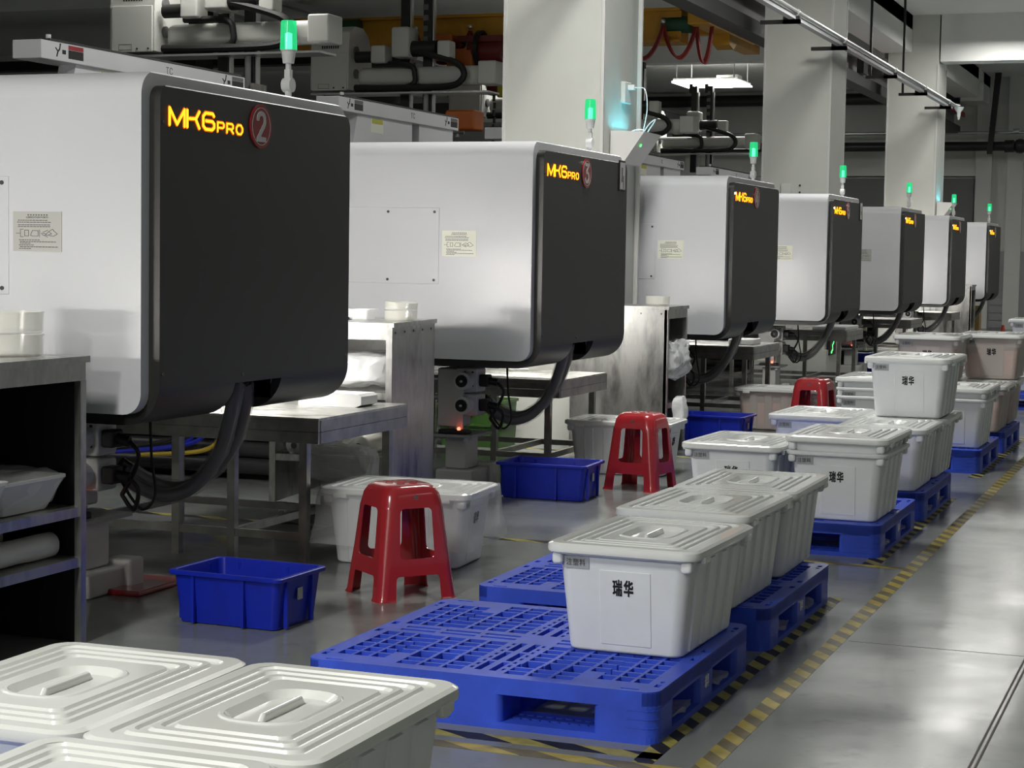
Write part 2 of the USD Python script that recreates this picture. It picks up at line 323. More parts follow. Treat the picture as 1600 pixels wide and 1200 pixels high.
struct('wall_right', box(12, -9, 0, 12.3, 40, 5.4), 'wall_paint')
struct('wall_front', box(-22, -9.3, 0, 12, -9, 5.4), 'wall_paint')
struct('ceiling', [box(-4.7, -9, 5.17, 12, 40, 5.4), box(-22, -9, 4.95, -4.7, 40, 5.4)], 'ceiling_paint')
# pilasters, band and roller door on the far wall
for i, x in enumerate((-11.0, -8.2, -4.78, -4.15)):
    struct('trim_%d' % (i+1), box(x-.16, 39.82, 0, x+.16, 40, 5.17), 'wall_paint')
struct('trim_5', box(-12, 39.86, 3.15, -4.9, 40, 3.32), 'wall_paint')
dr = struct('door_1', box(-4.62, 39.86, 0, -1.2, 39.97, 1.60), 'grey_paint')
for k in range(10):
    obj('slat', box(-4.58, 39.84, .02+k*.157, -1.24, 39.862, .165+k*.157), 'grey_paint', dr, False)
wn = struct('window_1', box(-8.0, 39.9, 2.2, -4.98, 39.99, 3.1), 'wall_dark')
obj('mullion', box(-6.5, 39.86, 2.2, -6.44, 39.9, 3.1), 'grey_paint', wn, False)
# beams: one line along the aisle, cross beams on each column
for i in range(4):
    struct('trim_%d' % (6+i), box(-5.15, COLY[i]+.84, 4.6, -4.70, COLY[i+1], 5.17), 'beam_paint')
struct('trim_10', box(-5.15, COLY[4]-8.28+9.1, 4.6, -4.70, 40, 5.17), 'beam_paint')
for i, y in enumerate(COLY[:4]):
    struct('trim_%d' % (11+i), box(-4.26, y+.0, 4.45, 12, y+.45, 5.17), 'beam_paint')
    struct('trim_%d' % (15+i), box(-22, y+.2, 4.55, -5.15, y+.6, 4.95), 'beam_paint')
COLN = [None, 'nearest square white column, behind the machine with badge 3', 'second square white column along the row, rising behind the fourth machine', 'third square white column along the row, farther off under the cross beam']
for i, y in enumerate(COLY[:4]):
    if i == 0: continue
    c = thing('column', COLN[i], 'column', (-4.67, y+.42, 0))
    obj('shaft', box(-.39, -.42, .34, .39, .42, 5.17), 'column_paint', c, False)
    obj('plinth', box(-.42, -.45, .0, .42, .45, .34), 'column_paint', c, False)
    for sx in (-1, 1):
        obj('corner_guard', [box(sx*.386, -.426, 1.0, sx*.394, -.40, 4.4), box(sx*.37, -.428, 1.0, sx*.394, -.42, 4.4)], 'white_paint', c, False)
    obj('corner_guard', [box(.386, .40, 1.0, .396, .424, 4.4)], 'white_paint', c, False)
    if i == 2:
        obj('cable_box', rbox(-.16, -.445, 2.12, -.04, -.42, 2.24, .008), 'white_paint', c)
        for zz in (2.14, 2.22): obj('bolt', cyl((.06, -.43, zz), (.06, -.42, zz), .012, seg=8), 'screw_dark', c)

# ---------------------------------------------------------------- marking tape on the floor
def tape_strip(x0, y0, x1, y1, m, label, z=.0008):
    obj('floor_tape', box(x0, y0, 0.0, x1, y1, z), m, smooth=False, label=label, cat='floor tape')
tape_strip(-1.303, -1, -1.242, 39.8, 'tape_worn', 'long worn yellow and grey striped tape edging the aisle')
tape_strip(-1.471, 4.84, -1.411, 7.57, 'tape_black', 'black and yellow striped tape beside the two nearest pallets')
tape_strip(-1.500, 8.47, -1.420, 11.12, 'tape_black', 'black and yellow striped tape beside the third and fourth pallets')
tape_strip(-1.500, 12.2, -1.420, 15.2, 'tape_black', 'black and yellow striped tape beside the far pallets under pink totes')
tape_strip(-2.75, 4.886, -1.411, 4.95, 'tape_black_cross', 'black and yellow striped tape across the front of the nearest empty-decked pallet')
tape_strip(-2.75, 4.773, -1.303, 4.835, 'tape_worn_cross', 'worn yellow striped tape joining the aisle line in front of the nearest pallet')
tape_strip(-2.75, 8.40, -1.303, 8.455, 'tape_worn_cross', 'worn striped tape between the second and third pallets, meeting the aisle line')
tape_strip(-5.6, 8.40, -2.80, 8.47, 'tape_black_cross', 'dim black and yellow tape on the floor between the two front machines')
tape_strip(-5.6, 12.45, -2.80, 12.52, 'tape_black_cross', 'dim black and yellow tape on the floor behind the second red stool')

# ---------------------------------------------------------------- injection moulding machines
FX = -3.6
MY = {2: 5.756, 3: 9.754, 4: 14.04, 5: 17.93, 6: 22.23, 7: 26.30, 8: 30.63}
def stroke(lines, w):
    return unary_union([LineString(l).buffer(w/2, quad_segs=4) for l in lines])
def sign_shapes():
    """the lit lettering MK6 PRO: rounded strokes"""
    H, w = .072-.0125, .0125
    o = w/2
    g = []
    def add(lines, x, sw=w): g.append(affinity.translate(stroke(lines, sw), x, 0))
    add([[(0, 0+o), (0, H+o), (.047, o+.004), (.094, H+o), (.094, o)]], .012)                        # M
    add([[(0, o), (0, H+o)], [(.078, H+o), (.056, H*.55+o), (.016, H*.52+o)], [(.056, H*.50+o), (.078, o)]], .124)      # K
    add([[(.074, H*.86+o), (.066, H+o), (.018, H+o), (.002, H*.78+o), (.002, H*.2+o), (.018, o), (.062, o), (.076, H*.16+o), (.076, H*.38+o), (.064, H*.52+o), (.022, H*.52+o)]], .226)   # 6
    h, w2 = .042-.008, .0082; o = w2/2
    add([[(0, o), (0, h+o), (.036, h+o), (.042, h*.85+o), (.042, h*.55+o), (.034, h*.42+o), (.010, h*.42+o)]], .326, w2)  # P
    add([[(0, o), (0, h+o), (.036, h+o), (.042, h*.85+o), (.042, h*.55+o), (.034, h*.42+o), (.010, h*.42+o)], [(.026, h*.42+o), (.044, o)]], .390, w2)  # R
    add([[(.012, o), (.001, h*.3+o), (.001, h*.7+o), (.012, h+o), (.032, h+o), (.043, h*.7+o), (.043, h*.3+o), (.032, o), (.012, o)]], .456, w2)  # O
    return g
SIGN = [affinity.scale(s, 1.09, 1.0, origin=(0, 0)) for s in sign_shapes()]
W = 1.645
shell_prof = poly_rr(-2.6, .785, 0, 2.01, (.0, .075, 0, 0))[:-2] + [(0, 2.004), (-.006, 2.01), (-2.6, 2.01)]
tray_out = poly_rr(-2.45, .742, .045, 1.962, (0, .15, 0, 0), 8)[:-2] + [(.045, 1.957), (.040, 1.962), (-2.45, 1.962)]
tray_in = poly_rr(-2.7, .783, .001, 2.2, (.0, .09, .0, .0), 8)
NOTCH = ext([(-.5, .60), (.2, .60), (.2, .868), (-.5, .868)], .605, .982, 'y')
def cover_meshes():
    shell = ext(shell_prof, 0, W, 'y') ^ ext(poly_rr(0, .6, W, 2.01, (0, 0, .088, .088), 8), -3, 1, 'x')
    shell = shell - NOTCH
    tray = ext(tray_out, .052, W-.052, 'y') - ext(tray_in, -.1, W+.1, 'y')
    rr = poly_rr(.052, .5, W-.052, 1.962, (0, 0, .055, .055), 8)
    tray = (tray ^ ext(rr, -3, 1, 'x')) - NOTCH
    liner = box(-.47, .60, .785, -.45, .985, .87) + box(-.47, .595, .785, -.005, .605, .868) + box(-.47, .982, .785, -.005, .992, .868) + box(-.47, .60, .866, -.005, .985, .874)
    return shell, tray, liner
SHELL, TRAY, LINER = cover_meshes()
def plate_print(w, h):
    """lubrication plate: heading, text lines, a toggle-clamp diagram; flat print as thin pieces"""
    parts = []
    t = tm(meshkit.text_mesh('LUBRICATION POINTS', .0062, .0006, True)); b = t.bounds
    t.apply_translation([w*.5-(b[0][0]+b[1][0])/2, h*.835, 0]); parts.append(t)
    rnd = random.Random(4)
    for k in range(8):
        parts.append(box(w*.30+k*w*.055, h*.90, 0, w*.30+k*w*.055+w*.03, h*.935, .0006))
    for yy, x0, n in ((.77, .10, 11), (.72, .08, 12), (.655, .10, 11), (.61, .10, 11), (.27, .12, 8), (.225, .14, 13), (.185, .14, 4), (.14, .12, 6), (.095, .14, 12), (.05, .12, 5)):
        x = x0
        for k in range(n):
            L = rnd.uniform(.03, .065)
            parts.append(box(w*x, h*yy, 0, w*(x+L), h*(yy+.022), .0006)); x += L+.012
    d = [[(.06, .45), (.14, .45)], [(.15, .36), (.15, .55), (.21, .55)], [(.15, .36), (.21, .36)], [(.24, .38), (.24, .53), (.32, .53), (.32, .38), (.24, .38)], [(.36, .40), (.40, .52), (.52, .52), (.52, .38), (.40, .38), (.36, .40)],
         [(.55, .36), (.55, .54)], [(.58, .45), (.66, .45)], [(.66, .40), (.74, .50), (.80, .44), (.70, .40), (.66, .45)], [(.74, .50), (.82, .56), (.86, .50)], [(.74, .40), (.84, .38), (.92, .44), (.84, .52)], [(.60, .42), (.72, .36)], [(.62, .48), (.72, .53)]]
    sh = unary_union([LineString([(a*w, b*h) for a, b in l]).buffer(.0011) for l in d])
    parts.append(ext(sh, 0, .0006)); return tm(parts)
PLATE = plate_print(.206, .142)
def digit_mesh(s, h):
    t = tm(meshkit.text_mesh(s, h, .002, True)); b = t.bounds
    t.apply_translation([-(b[0][0]+b[1][0])/2, -(b[0][1]+b[1][1])/2, 0]); return t
ORD = {2: 'nearest', 3: 'second', 4: 'third', 5: 'fourth', 6: 'fifth', 7: 'sixth', 8: 'farthest'}
HOSES = [[(-.57, .72, .485), (-.49, .79, .408), (-.40, .844, .375), (-.30, .892, .42), (-.20, .898, .546), (-.13, .861, .688), (-.10, .853, .806), (-.09, .866, .86)],
         [(-.57, .76, .509), (-.49, .86, .426), (-.40, .96, .397), (-.30, 1.03, .465), (-.20, 1.03, .59), (-.13, .985, .717), (-.10, .945, .813), (-.09, .91, .86)]]
def machine(no):
    y0 = MY[no]
    lab = {2: 'nearest machine cover, white with black front and red badge 2, largest in the row', 3: 'second machine cover along the row, white with black front and red badge 3',
           4: 'third machine cover along the row, just beyond the nearest column', 5: 'fourth machine cover along the row, in front of the second column',
           6: 'fifth machine cover along the row, just beyond the second column', 7: 'sixth machine cover along the row, last but one', 8: 'farthest and smallest white machine cover at the end of the row'}[no]
    t = thing('injection_machine', lab, 'machine', (FX, y0, 0))
    obj('cover_shell', SHELL, 'shell_white', t, 30)
    tr = obj('front_tray', TRAY, 'tray_black', t, 30)
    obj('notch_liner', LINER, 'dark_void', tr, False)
    for (yy, zz) in ((.075, 1.83), (.075, .93), (W-.075, .93), (.66, .90)):
        obj('bolt', cyl((.044, yy, zz), (.049, yy, zz), .007, seg=8), 'screw_dark', tr)
    # lit sign; the outline band is the letter halo put in as emission
    sg = obj('lit_sign', on_plus_x(ext(unary_union([s.buffer(.0030) for s in SIGN]), 0, .0012), .0455, .098, 1.818), 'sign_halo', t, False, label='orange lit lettering with a painted halo outline')
    for s in SIGN:
        obj('letter', on_plus_x(ext(s.buffer(-.001), 0, .0035), .0462, .098, 1.818), 'sign_core', sg, False)
    if no >= 4: obj('indicator_lamp', cyl((.045, .075, 1.875), (.052, .075, 1.875), .010, seg=12), 'led_white', t)
    # number badge
    bd = obj('badge', cyl((.045, .787, 1.863), (.051, .787, 1.863), .086, seg=40), 'badge_red', t, label='round red number badge')
    ringm = Manifold.revolve(CrossSection([[(.071, 0), (.0735, 0), (.0735, .001), (.071, .001)]]), 40).transform(np.array([[0, 0, 1, .0508], [1, 0, 0, .787], [0, 1, 0, 1.863]], float))
    obj('rim_line', ringm, 'badge_grey', bd, 30)
    d = on_plus_x(digit_mesh(str(no), .112), .0505, .787, 1.863)
    obj('numeral', d, 'badge_grey', bd, False)
    if no in (3, 5):
        ch = obj('card_frame', rbox(.044, 1.415, 1.785, .052, 1.535, 1.975, .003), 'frame_black', t)
        obj('card', box(.0515, 1.428, 1.795, .0535, 1.528, 1.962), 'plate_cream' if no == 5 else 'badge_grey', ch, False)
        obj('card_print', [box(.0534, 1.45, 1.84, .0542, 1.475, 1.93), box(.0534, 1.485, 1.80, .0542, 1.50, 1.88)], 'ink_grey', ch, False)
    # access panel with screws, and the lubrication plate, on the near side
    ap = obj('access_panel', rbox(-1.35, -.003, 1.205, -.557, .004, 1.636, .003, 6), 'shell_white', t)
    for xx in (-.585, -.872, -1.16):
        for zz in (1.612, 1.228):
            obj('screw', cyl((xx, -.007, zz), (xx, -.002, zz), .008, seg=8), 'screw_dark', ap)
    pl = obj('lubrication_plate', box(-.538, -.0022, 1.364, -.330, .001, 1.508), 'plate_grey' if no in (2, 6, 8) else 'plate_cream', t, False, label='printed lubrication plate with a clamp diagram')
    obj('print', on_minus_y(PLATE, -.537, -.0023, 1.365), 'ink_grey', pl, False)
    if no == 8:
        obj('plate_border', [box(-.545, -.004, 1.36, -.325, -.0023, 1.367), box(-.545, -.004, 1.505, -.325, -.0023, 1.512), box(-.545, -.004, 1.36, -.538, -.0023, 1.512), box(-.332, -.004, 1.36, -.325, -.0023, 1.512)], 'ink_black', pl, False)
    # ejector-side stand under the cover: column, foot, shelf, valve head, plugs
    hx, hy = -.62, .60
    st = obj('stand_column', rbox(hx-.10, hy-.09, .10, hx+.04, hy+.10, .30, .012), 'white_paint', t)
    obj('stand_foot', rbox(hx-.14, hy-.14, 0, hx+.10, hy+.20, .10, .012) + rbox(hx+.02, hy+.10, 0, hx+.14, hy+.2, .13, .012), 'white_paint', st)
    sh = obj('stand_shelf', box(hx-.17, hy-.17, .296, hx+.10, hy+.17, .312), 'grey_paint', t, False)
    obj('status_light', Manifold.sphere(.012, 12).translate([hx+.01, hy-.14, .345]), 'led_red', sh)
    obj('reader', rbox(hx-.12, hy-.15, .312, hx+.06, hy-.06, .338, .006), 'rubber_black', sh)
    obj('knob', cyl((hx+.05, hy-.13, .27), (hx+.05, hy-.13, .296), .016, seg=10), 'plastic_white', sh)
    hd = obj('valve_head', rbox(hx-.15, hy-.10, .35, hx+.0, hy+.08, .70, .012) + rbox(hx-.06, hy-.08, .56, hx+.10, hy+.06, .705, .012) + rbox(hx-.06, hy-.08, .42, hx+.10, hy+.06, .55, .012) + box(hx-.02, hy-.108, .34, hx+.02, hy-.09, .70), 'white_paint', t)
    for zz in (.63, .485):
        pr = obj('port', cyl((hx+.03, hy-.155, zz), (hx+.03, hy-.07, zz), .052, seg=24), 'plastic_white', hd)
        obj('port_core', cyl((hx+.03, hy-.165, zz), (hx+.03, hy-.15, zz), .036, seg=20), 'ink_black', pr)
        obj('port_pin', Manifold.sphere(.012, 10).translate([hx+.03, hy-.167, zz]), 'aluminium', pr)
        pg = obj('plug', rbox(hx+.10, hy-.06, zz-.035, hx+.155, hy+.02, zz+.035, .008) + cyl((hx+.15, hy-.02, zz), (hx+.20, hy-.01, zz-.01), .022), 'rubber_black', hd)
        obj('plug_cable', tube(spline([(hx+.20, hy-.01, zz-.01), (hx+.235, hy+.0, zz-.06), (hx+.20, hy+.02, zz-.14), (hx+.14, hy+.03, .40)]), .009, 8), 'rubber_black', pg)
    for dz in (.60, .68):
        for dx in (.0, .05): obj('screw', cyl((hx+dx+.02, hy-.086, dz), (hx+dx+.02, hy-.078, dz), .006, seg=8), 'screw_dark', hd)
    for zz in (.635, .52): obj('coolant_pipe', tube(spline([(hx-.14, hy, zz), (hx-.3, hy-.01, zz-.005), (hx-.5, hy+.02, zz+.01)]), .018, 10), 'aluminium', hd)
    for k, hp in enumerate(HOSES):
        path = spline(hp, 9)
        h = obj('hose', tube(path, .027, 12), 'hose_black', t)
        sl = crumple(tube(path[2:-2], .036, 14, caps=False), .009, 24., 5+k)
        obj('sleeve', sl, 'hose_film', h, True)
    ca = obj('cable', tube(spline([(hx+.12, hy+.05, .46), (hx+.17, hy+.06, .38), (hx+.21, hy+.08, .34), (hx+.25, hy+.10, .40), (hx+.22, hy+.12, .55), (hx+.20, hy+.14, .74)]), .006, 6), 'rubber_black', t)
    # light tower on the top edge
    tx, ty = -.12, 1.335
    tw = obj('light_tower', lathe([(.001, 0), (.036, 0), (.036, .008), (.014, .012), (.014, .055), (.001, .055)], 16, (tx, ty, 2.008)), 'plastic_white', t)
    obj('tower_hinge', cyl((tx-.02, ty, 2.075), (tx+.02, ty, 2.075), .030, seg=18) + box(tx-.013, ty-.013, 2.075, tx+.013, ty+.013, 2.14), 'plastic_white', tw)
    obj('tower_neck', lathe([(.012, 2.135), (.012, 2.165), (.024, 2.166), (.030, 2.215), (.034, 2.218), (.034, 2.222)], 18, (tx, ty, 0)), 'plastic_white', tw)
    obj('tower_lamp', lathe([(.001, 2.224), (.015, 2.224), (.015, 2.29), (.001, 2.295)], 14, (tx, ty, 0)), 'tower_core', tw)
    obj('tower_lens', lathe([(.036, 2.222), (.036, 2.226), (.033, 2.336), (.030, 2.343), (.001, 2.344)], 24, (tx, ty, 0)), 'tower_lens', tw)
    # the press behind the cover: bed, mould guard, injection side
    obj('bed', box(-9.0, .22, .06, -1.60, W-.2, .70), 'bed_grey', t, False)
    for zz, rr in ((.52, .07), (.30, .06), (.19, .05), (.09, .05)):
        obj('bed_pipe', cyl((-6.0, .14, zz), (-1.5, .14, zz), rr, seg=14), 'pipe_dark', t)
    obj('mould_guard', box(-6.3, .10, .70, -2.62, W-.1, 1.98), 'bed_grey', t, False)
    obj('injection_unit', rbox(-9.0, .2, .70, -6.3, W-.2, 1.75, .04), 'cream_paint', t)
    for k, (c, dx, dz) in enumerate((('cable_blue', 0, 0), ('cable_blue', .08, .02), ('cable_yellow', .15, -.02), ('rubber_black', .05, .05), ('rubber_black', -.06, .03))):
        obj('cable', tube(spline([(-1.95+dx*1.3, -.10, .50), (-2.03+dx*1.2, -.12, .34+dz), (-2.16+dx*1.1, -.13, .22+dz), (-2.6+dx, -.12, .16+dz*.5)]), .014, 6), c, t)
    # guard rail box running along the aisle over the mould
    gy, gx = .42, -3.72
    gb = obj('guard_rail', rbox(gx, gy, 2.58, gx+.22, gy+2.65, 2.70, .006), 'shell_white', t)
    obj('rail_edge', box(gx+.02, gy+.1, 2.698, gx+.215, gy+2.6, 2.716), 'pipe_dark', gb, False)
    obj('rail_skirt', ext([(gy+.35, 2.30), (gy+1.62, 2.30), (gy+1.62, 2.60), (gy+.45, 2.60)], gx+.05, gx+.18, 'x'), 'shell_white', gb, False)
    obj('rail_skirt', box(gx+.05, gy+1.78, 2.34, gx+.18, gy+2.6, 2.58), 'shell_white', gb, False)
    obj('rail_knob', cyl((gx+.17, gy+.15, 2.70), (gx+.17, gy+.15, 2.745), .018, seg=10), 'plastic_white', gb)
    for (ya, red) in ((gy+.30, no == 3), (gy+2.45, False)):
        obj('warning_sticker', [box(gx+.2195, ya, 2.605, gx+.2212, ya+.17, 2.66)], 'ink_black', gb, False)
        obj('warning_sticker', [box(gx+.2195, ya, 2.662, gx+.2212, ya+.17, 2.69)], 'sticker_red' if red else 'ink_grey', gb, False)
        fig = unary_union([LineString([(0, 0), (.012, .03), (.03, .045), (.035, .065)]).buffer(.006), LineString([(.012, .03), (-.012, .05)]).buffer(.005), Point(.038, .076).buffer(.008), sbox(.06, .018, .10, .045)])
        obj('pictogram', on_plus_x(ext(fig, 0, .0015), gx+.2195, ya-.13, 2.61), 'ink_black', gb, False)
    obj('caution_sticker', box(gx+.1795, gy+.72, 2.44, gx+.1812, gy+.98, 2.57), 'plate_cream', gb, False)
    obj('caution_sticker', box(gx+.181, gy+.74, 2.52, gx+.1825, gy+.97, 2.56), 'sticker_yellow', gb, False)
    obj('maker_letters', on_plus_x(meshkit.text_mesh('TC', .05, .0015), gx+.2195, gy+1.50, 2.62), 'ink_grey', gb, False)
    return t
for n in range(2, 9): machine(n)

# ---------------------------------------------------------------- pallets
PW, PL, PH = 1.108, 1.095, .152
def pallet_meshes():
    hx, hy = PW/2, PL/2
    deck = ext(poly_rr(-hx, -hy, hx, hy, .045, 5), PH-.042, PH)
    holes, blind = [], []
    q = .052
    for sx in (-1, 1):
        for sy in (-1, 1):
            # fine square pockets along the two outer sides of each quarter
            ox, oy = hx-.045, hy-.045
            for a in range(3):
                for b in range(7):
                    x = ox-.012-a*.056; y = .07+b*.064
                    if y+.05 > oy: continue
                    blind.append((sx*(x-.045), sy*y, sx*x, sy*(y+.052)))
            for a in range(3):
                for b in range(4):
                    y = oy-.010-a*.050; x = .068+b*.074
                    if x+.06 > ox-.19: continue
                    blind.append((sx*x, sy*(y-.040), sx*(x+.062), sy*y))
            # larger see-through windows of the inner field
            for a in range(4):
                for b in range(5):
                    x = .075+a*.072; y = .075+b*.058
                    if x+.06 > .37 or y+.046 > .365: continue
                    holes.append((sx*x, sy*y, sx*(x+.059), sy*(y+.046)))
            # corner hand slots on the rim
            holes.append((sx*(hx-.033), sy*(hy-.11), sx*(hx-.016), sy*(hy-.075)))
            holes.append((sx*(hx-.030), sy*(hy-.15), sx*(hx-.018), sy*(hy-.13)))
            holes.append((sx*(hx-.033), sy*.045, sx*(hx-.014), sy*.085))
            blind.append((sx*(hx-.115), sy*(hy-.030), sx*(hx-.06), sy*(hy-.018)))
            # channel beside the centre cross
            for a in range(3): blind.append((sx*.012, sy*(.07+a*.14), sx*.034, sy*(.19+a*.14)))
            for a in range(3): blind.append((sx*(.07+a*.14), sy*.012, sx*(.19+a*.14), sy*.034))
            for a in range(8): holes.append((sx*.045, sy*(.08+a*.05), sx*.055, sy*(.105+a*.05)))
    cut = [box(a, b, PH-.06, c, d, PH+.01) for a, b, c, d in holes] + [box(a, b, PH-.030, c, d, PH+.01) for a, b, c, d in blind]
    deck = deck - Manifold.compose(cut)
    lip = ext(poly_rr(-hx, -hy, hx, hy, .045, 5), PH-.05, PH-.004) - ext(poly_rr(-hx+.012, -hy+.012, hx-.012, hy-.012, .035, 5), 0, 1)
    ribs = [box(x-.003, s*(hy-.012), PH-.048, x+.003, s*(hy-.04), PH-.02) for x in np.arange(-.34, .35, .052) for s in (-1, 1)]
    base = ext(poly_rr(-hx, -hy, hx, hy, .045, 5), 0, .020)
    wins = []
    for x0, x1 in ((-hx+.16, -.09), (.09, hx-.16)):
        for y0, y1 in ((-hy+.16, -.09), (.09, hy-.16)):
            wins.append(box(x0, y0, -.1, x1, y1, .1))
    slots = []
    for s in (-1, 1):
        for k in range(9):
            for w in (0, 1):
                for lo in (-hx+.19, .09):
                    x = lo+k*.030
                    if k < 9: slots.append(box(x, s*(hy-.06-w*.045), -.1, x+.022, s*(hy-.075-w*.045), .1))
    base = base - Manifold.compose(wins) - Manifold.batch_boolean(slots, m3.OpType.Add)
    return deck, [lip] + ribs, base
DECK, LIP, BASE = pallet_meshes()
def pallet(label, x, y):
    t = thing('plastic_pallet', label, 'pallet', (x, y, 0), group=None)
    obj('deck', DECK, 'pallet_blue', t, False)
    obj('deck_lip', LIP, 'pallet_blue', t, False)
    obj('bottom_frame', BASE, 'pallet_blue', t, False)
    for i, bx in enumerate((-PW/2+.095, 0, PW/2-.095)):
        for j, by in enumerate((-PL/2+.09, 0, PL/2-.09)):
            wx, wy = (.19 if i != 1 else .17)/2, (.18 if j != 1 else .17)/2
            r = .022
            rs = [r]*4
            k = {(0, 0): 0, (2, 0): 1, (2, 2): 2, (0, 2): 3}.get((i, j))
            if k is not None: rs[k] = .045
            ft = ext(poly_rr(bx-wx, by-wy, bx+wx, by+wy, tuple(rs), 4), .018, PH-.040)
            b = obj('foot_block', ft, 'pallet_blue', t, 30)
            if k in (1, 2):   # moulded ribs round the visible corners
                for z in (.045, .07, .095):
                    obj('corner_rib', ext(poly_rr(bx-wx+.1, by-wy-.0012, bx+wx+.0012, by+wy-.1, (0, .045, 0, 0), 4), z, z+.0025) if k == 1 else ext(poly_rr(bx-wx+.1, by-wy+.1, bx+wx+.0012, by+wy+.0012, (0, 0, .045, 0), 4), z, z+.0025), 'pallet_blue', b, False)
    # film scraps on the bottom deck by the aisle, and a stencilled mark on the middle block
    m = obj('stencil', on_plus_x(affinity_text('瑞华', .022, .04), PW/2-.0095+.0095, -.022, .055), 'plastic_white', t, False)
    return t
def affinity_text(s, w, h): return cjk(s, w, h, .002, .0008)
PAL = pallet('blue plastic pallet under the three foreground totes', -2.008, 2.95)
PALL = [(5.02, 'nearest blue plastic pallet in full view, mostly empty deck with one lidded white tote'),
        (6.40, 'second blue plastic pallet, carrying two white totes one behind the other'),
        (8.65, 'third blue plastic pallet, carrying the double nested tote'),
        (10.00, 'fourth blue plastic pallet, mostly hidden under stacked white totes'),
        (12.43, 'fifth blue plastic pallet, under the nested tote before the pink ones'),
        (13.86, 'sixth blue plastic pallet, under the translucent pink totes')]
for y, l in PALL: copy(PAL, l, (-2.008, y+PL/2, 0))
rnd = random.Random(11)
for k, (y, n) in enumerate(((5.02, 'nearest'), (6.40, 'second'), (8.65, 'third'), (10.0, 'fourth'))):
    for j, dy in enumerate((.31, .76)):
        g = trimesh.creation.box((.10, .20, .012)); g = g.subdivide().subdivide().subdivide()
        g = crumple(g, .022, 18., 30+k*2+j); g.apply_translation((-1.515, y+dy, .036))
        obj('film_scrap', g, 'clear_film', smooth=True, label='crumpled clear film lying in the %s opening of the %s blue pallet' % (('near', 'far')[j], n), cat='plastic film')

# ---------------------------------------------------------------- storage totes
def tote_rings(s0=0.0):
    lv = [(.0, .172, .272, .03), (.004, .181, .281, .035), (.012, .185, .286, .037), (.20, .203, .306, .042), (.300, .213, .317, .045)]
    return lv
def tote_body(open_top=False):
    R = [ring(a, b, r, z) for z, a, b, r in tote_rings()]
    R += [ring(.216, .320, .047, .306), ring(.236, .340, .05, .308), ring(.240, .344, .052, .313), ring(.240, .344, .052, .323), ring(.235, .339, .05, .328), ring(.216, .320, .047, .328)]
    R += [ring(.209, .313, .044, .322), ring(.196, .299, .040, .20), ring(.180, .281, .035, .010)]
    parts = [loft(R, True, True)]
    def w(z): return np.interp(z, [.012, .30], [.185, .213]), np.interp(z, [.012, .30], [.286, .317])
    def rib(cx, cy, hw, z0, z1, side, d):      # raised pilaster on a wall, following its taper
        out = []
        for z in (z0, z1):
            X, Y = w(z)
            if side == 'x': out.append([(X-.003, cy-hw, z), (X+d, cy-hw*.8, z), (X+d, cy+hw*.8, z), (X-.003, cy+hw, z)])
            if side == '-x': out.append([(-X+.003, cy+hw, z), (-X-d, cy+hw*.8, z), (-X-d, cy-hw*.8, z), (-X+.003, cy-hw, z)])
            if side == '-y': out.append([(cx-hw, -Y+.003, z), (cx-hw*.95, -Y-d, z), (cx+hw*.95, -Y-d, z), (cx+hw, -Y+.003, z)][::1])
            if side == 'y': out.append([(cx+hw, Y-.003, z), (cx+hw*.95, Y+d, z), (cx-hw*.95, Y+d, z), (cx-hw, Y-.003, z)])
        return loft([np.array(o, float) for o in out])
    for s in ('x', '-x'):
        for cy in (-.19, -.065, .065, .19): parts.append(rib(0, cy, .034, .015, .29, s, .007))
    # shallow raised panel, ears under the rim at the corners
    parts.append(rib(.01, 0, .085, .03, .262, '-y', .0022)); parts.append(rib(-.01, 0, .085, .03, .262, 'y', .0022))
    for sx in (-1, 1):
        for sy in (-1, 1):
            parts.append(tm(rbox(sx*.208-.018, sy*.310-.020, .272, sx*.208+.018, sy*.310+.020, .31, .010, 6)))
    return parts
def tote_lid():
    R = [ring(.232, .336, .05, .314), ring(.246, .351, .056, .314), ring(.248, .353, .058, .322), ring(.246, .351, .056, .336), ring(.236, .341, .05, .342), ring(.208, .312, .042, .3425)]
    z = .3425
    for k, d in enumerate((.0, .032, .064)):     # three stepped rectangular ridges
        hx, hy = .206-d, .31-d*1.25
        if k == 0: R += [ring(hx, hy, .03, z), ring(hx-.005, hy-.005, .03, z-.006), ring(hx-.020, hy-.020, .028, z-.006), ring(hx-.025, hy-.025, .028, z)]
        else: R += [ring(hx, hy, .026, z), ring(hx-.005, hy-.005, .026, z-.006), ring(hx-.018, hy-.018, .024, z-.006), ring(hx-.023, hy-.023, .024, z)]
    R += [ring(.090, .145, .07, z), ring(.086, .141, .067, z+.003), ring(.080, .135, .064, z+.003), ring(.066, .120, .055, z-.012), ring(.004, .006, .003, z-.013)]
    top = loft(R, True, False)
    handle = Manifold.batch_hull([Manifold.sphere(.007, 10).translate([0, y, zz]) for y, zz in ((-.085, z-.014), (-.075, z-.002), (.075, z-.002), (.085, z-.014))])
    parts = [top, tm(handle)]
    for sx in (-1, 1):
        for y in (-.24, .24): parts.append(tm(rbox(sx*.245-.008, y-.03, .298, sx*.245+.008, y+.03, .32, .004, 6)))
    return parts
TB, TL = tote_body(), tote_lid()
def slant(m):   # lean flat print to the taper of the tote's end wall
    v = m.vertices; v[:, 1] += -(np.interp(v[:, 2], [.012, .30], [.286, .317]) + .0028); return m
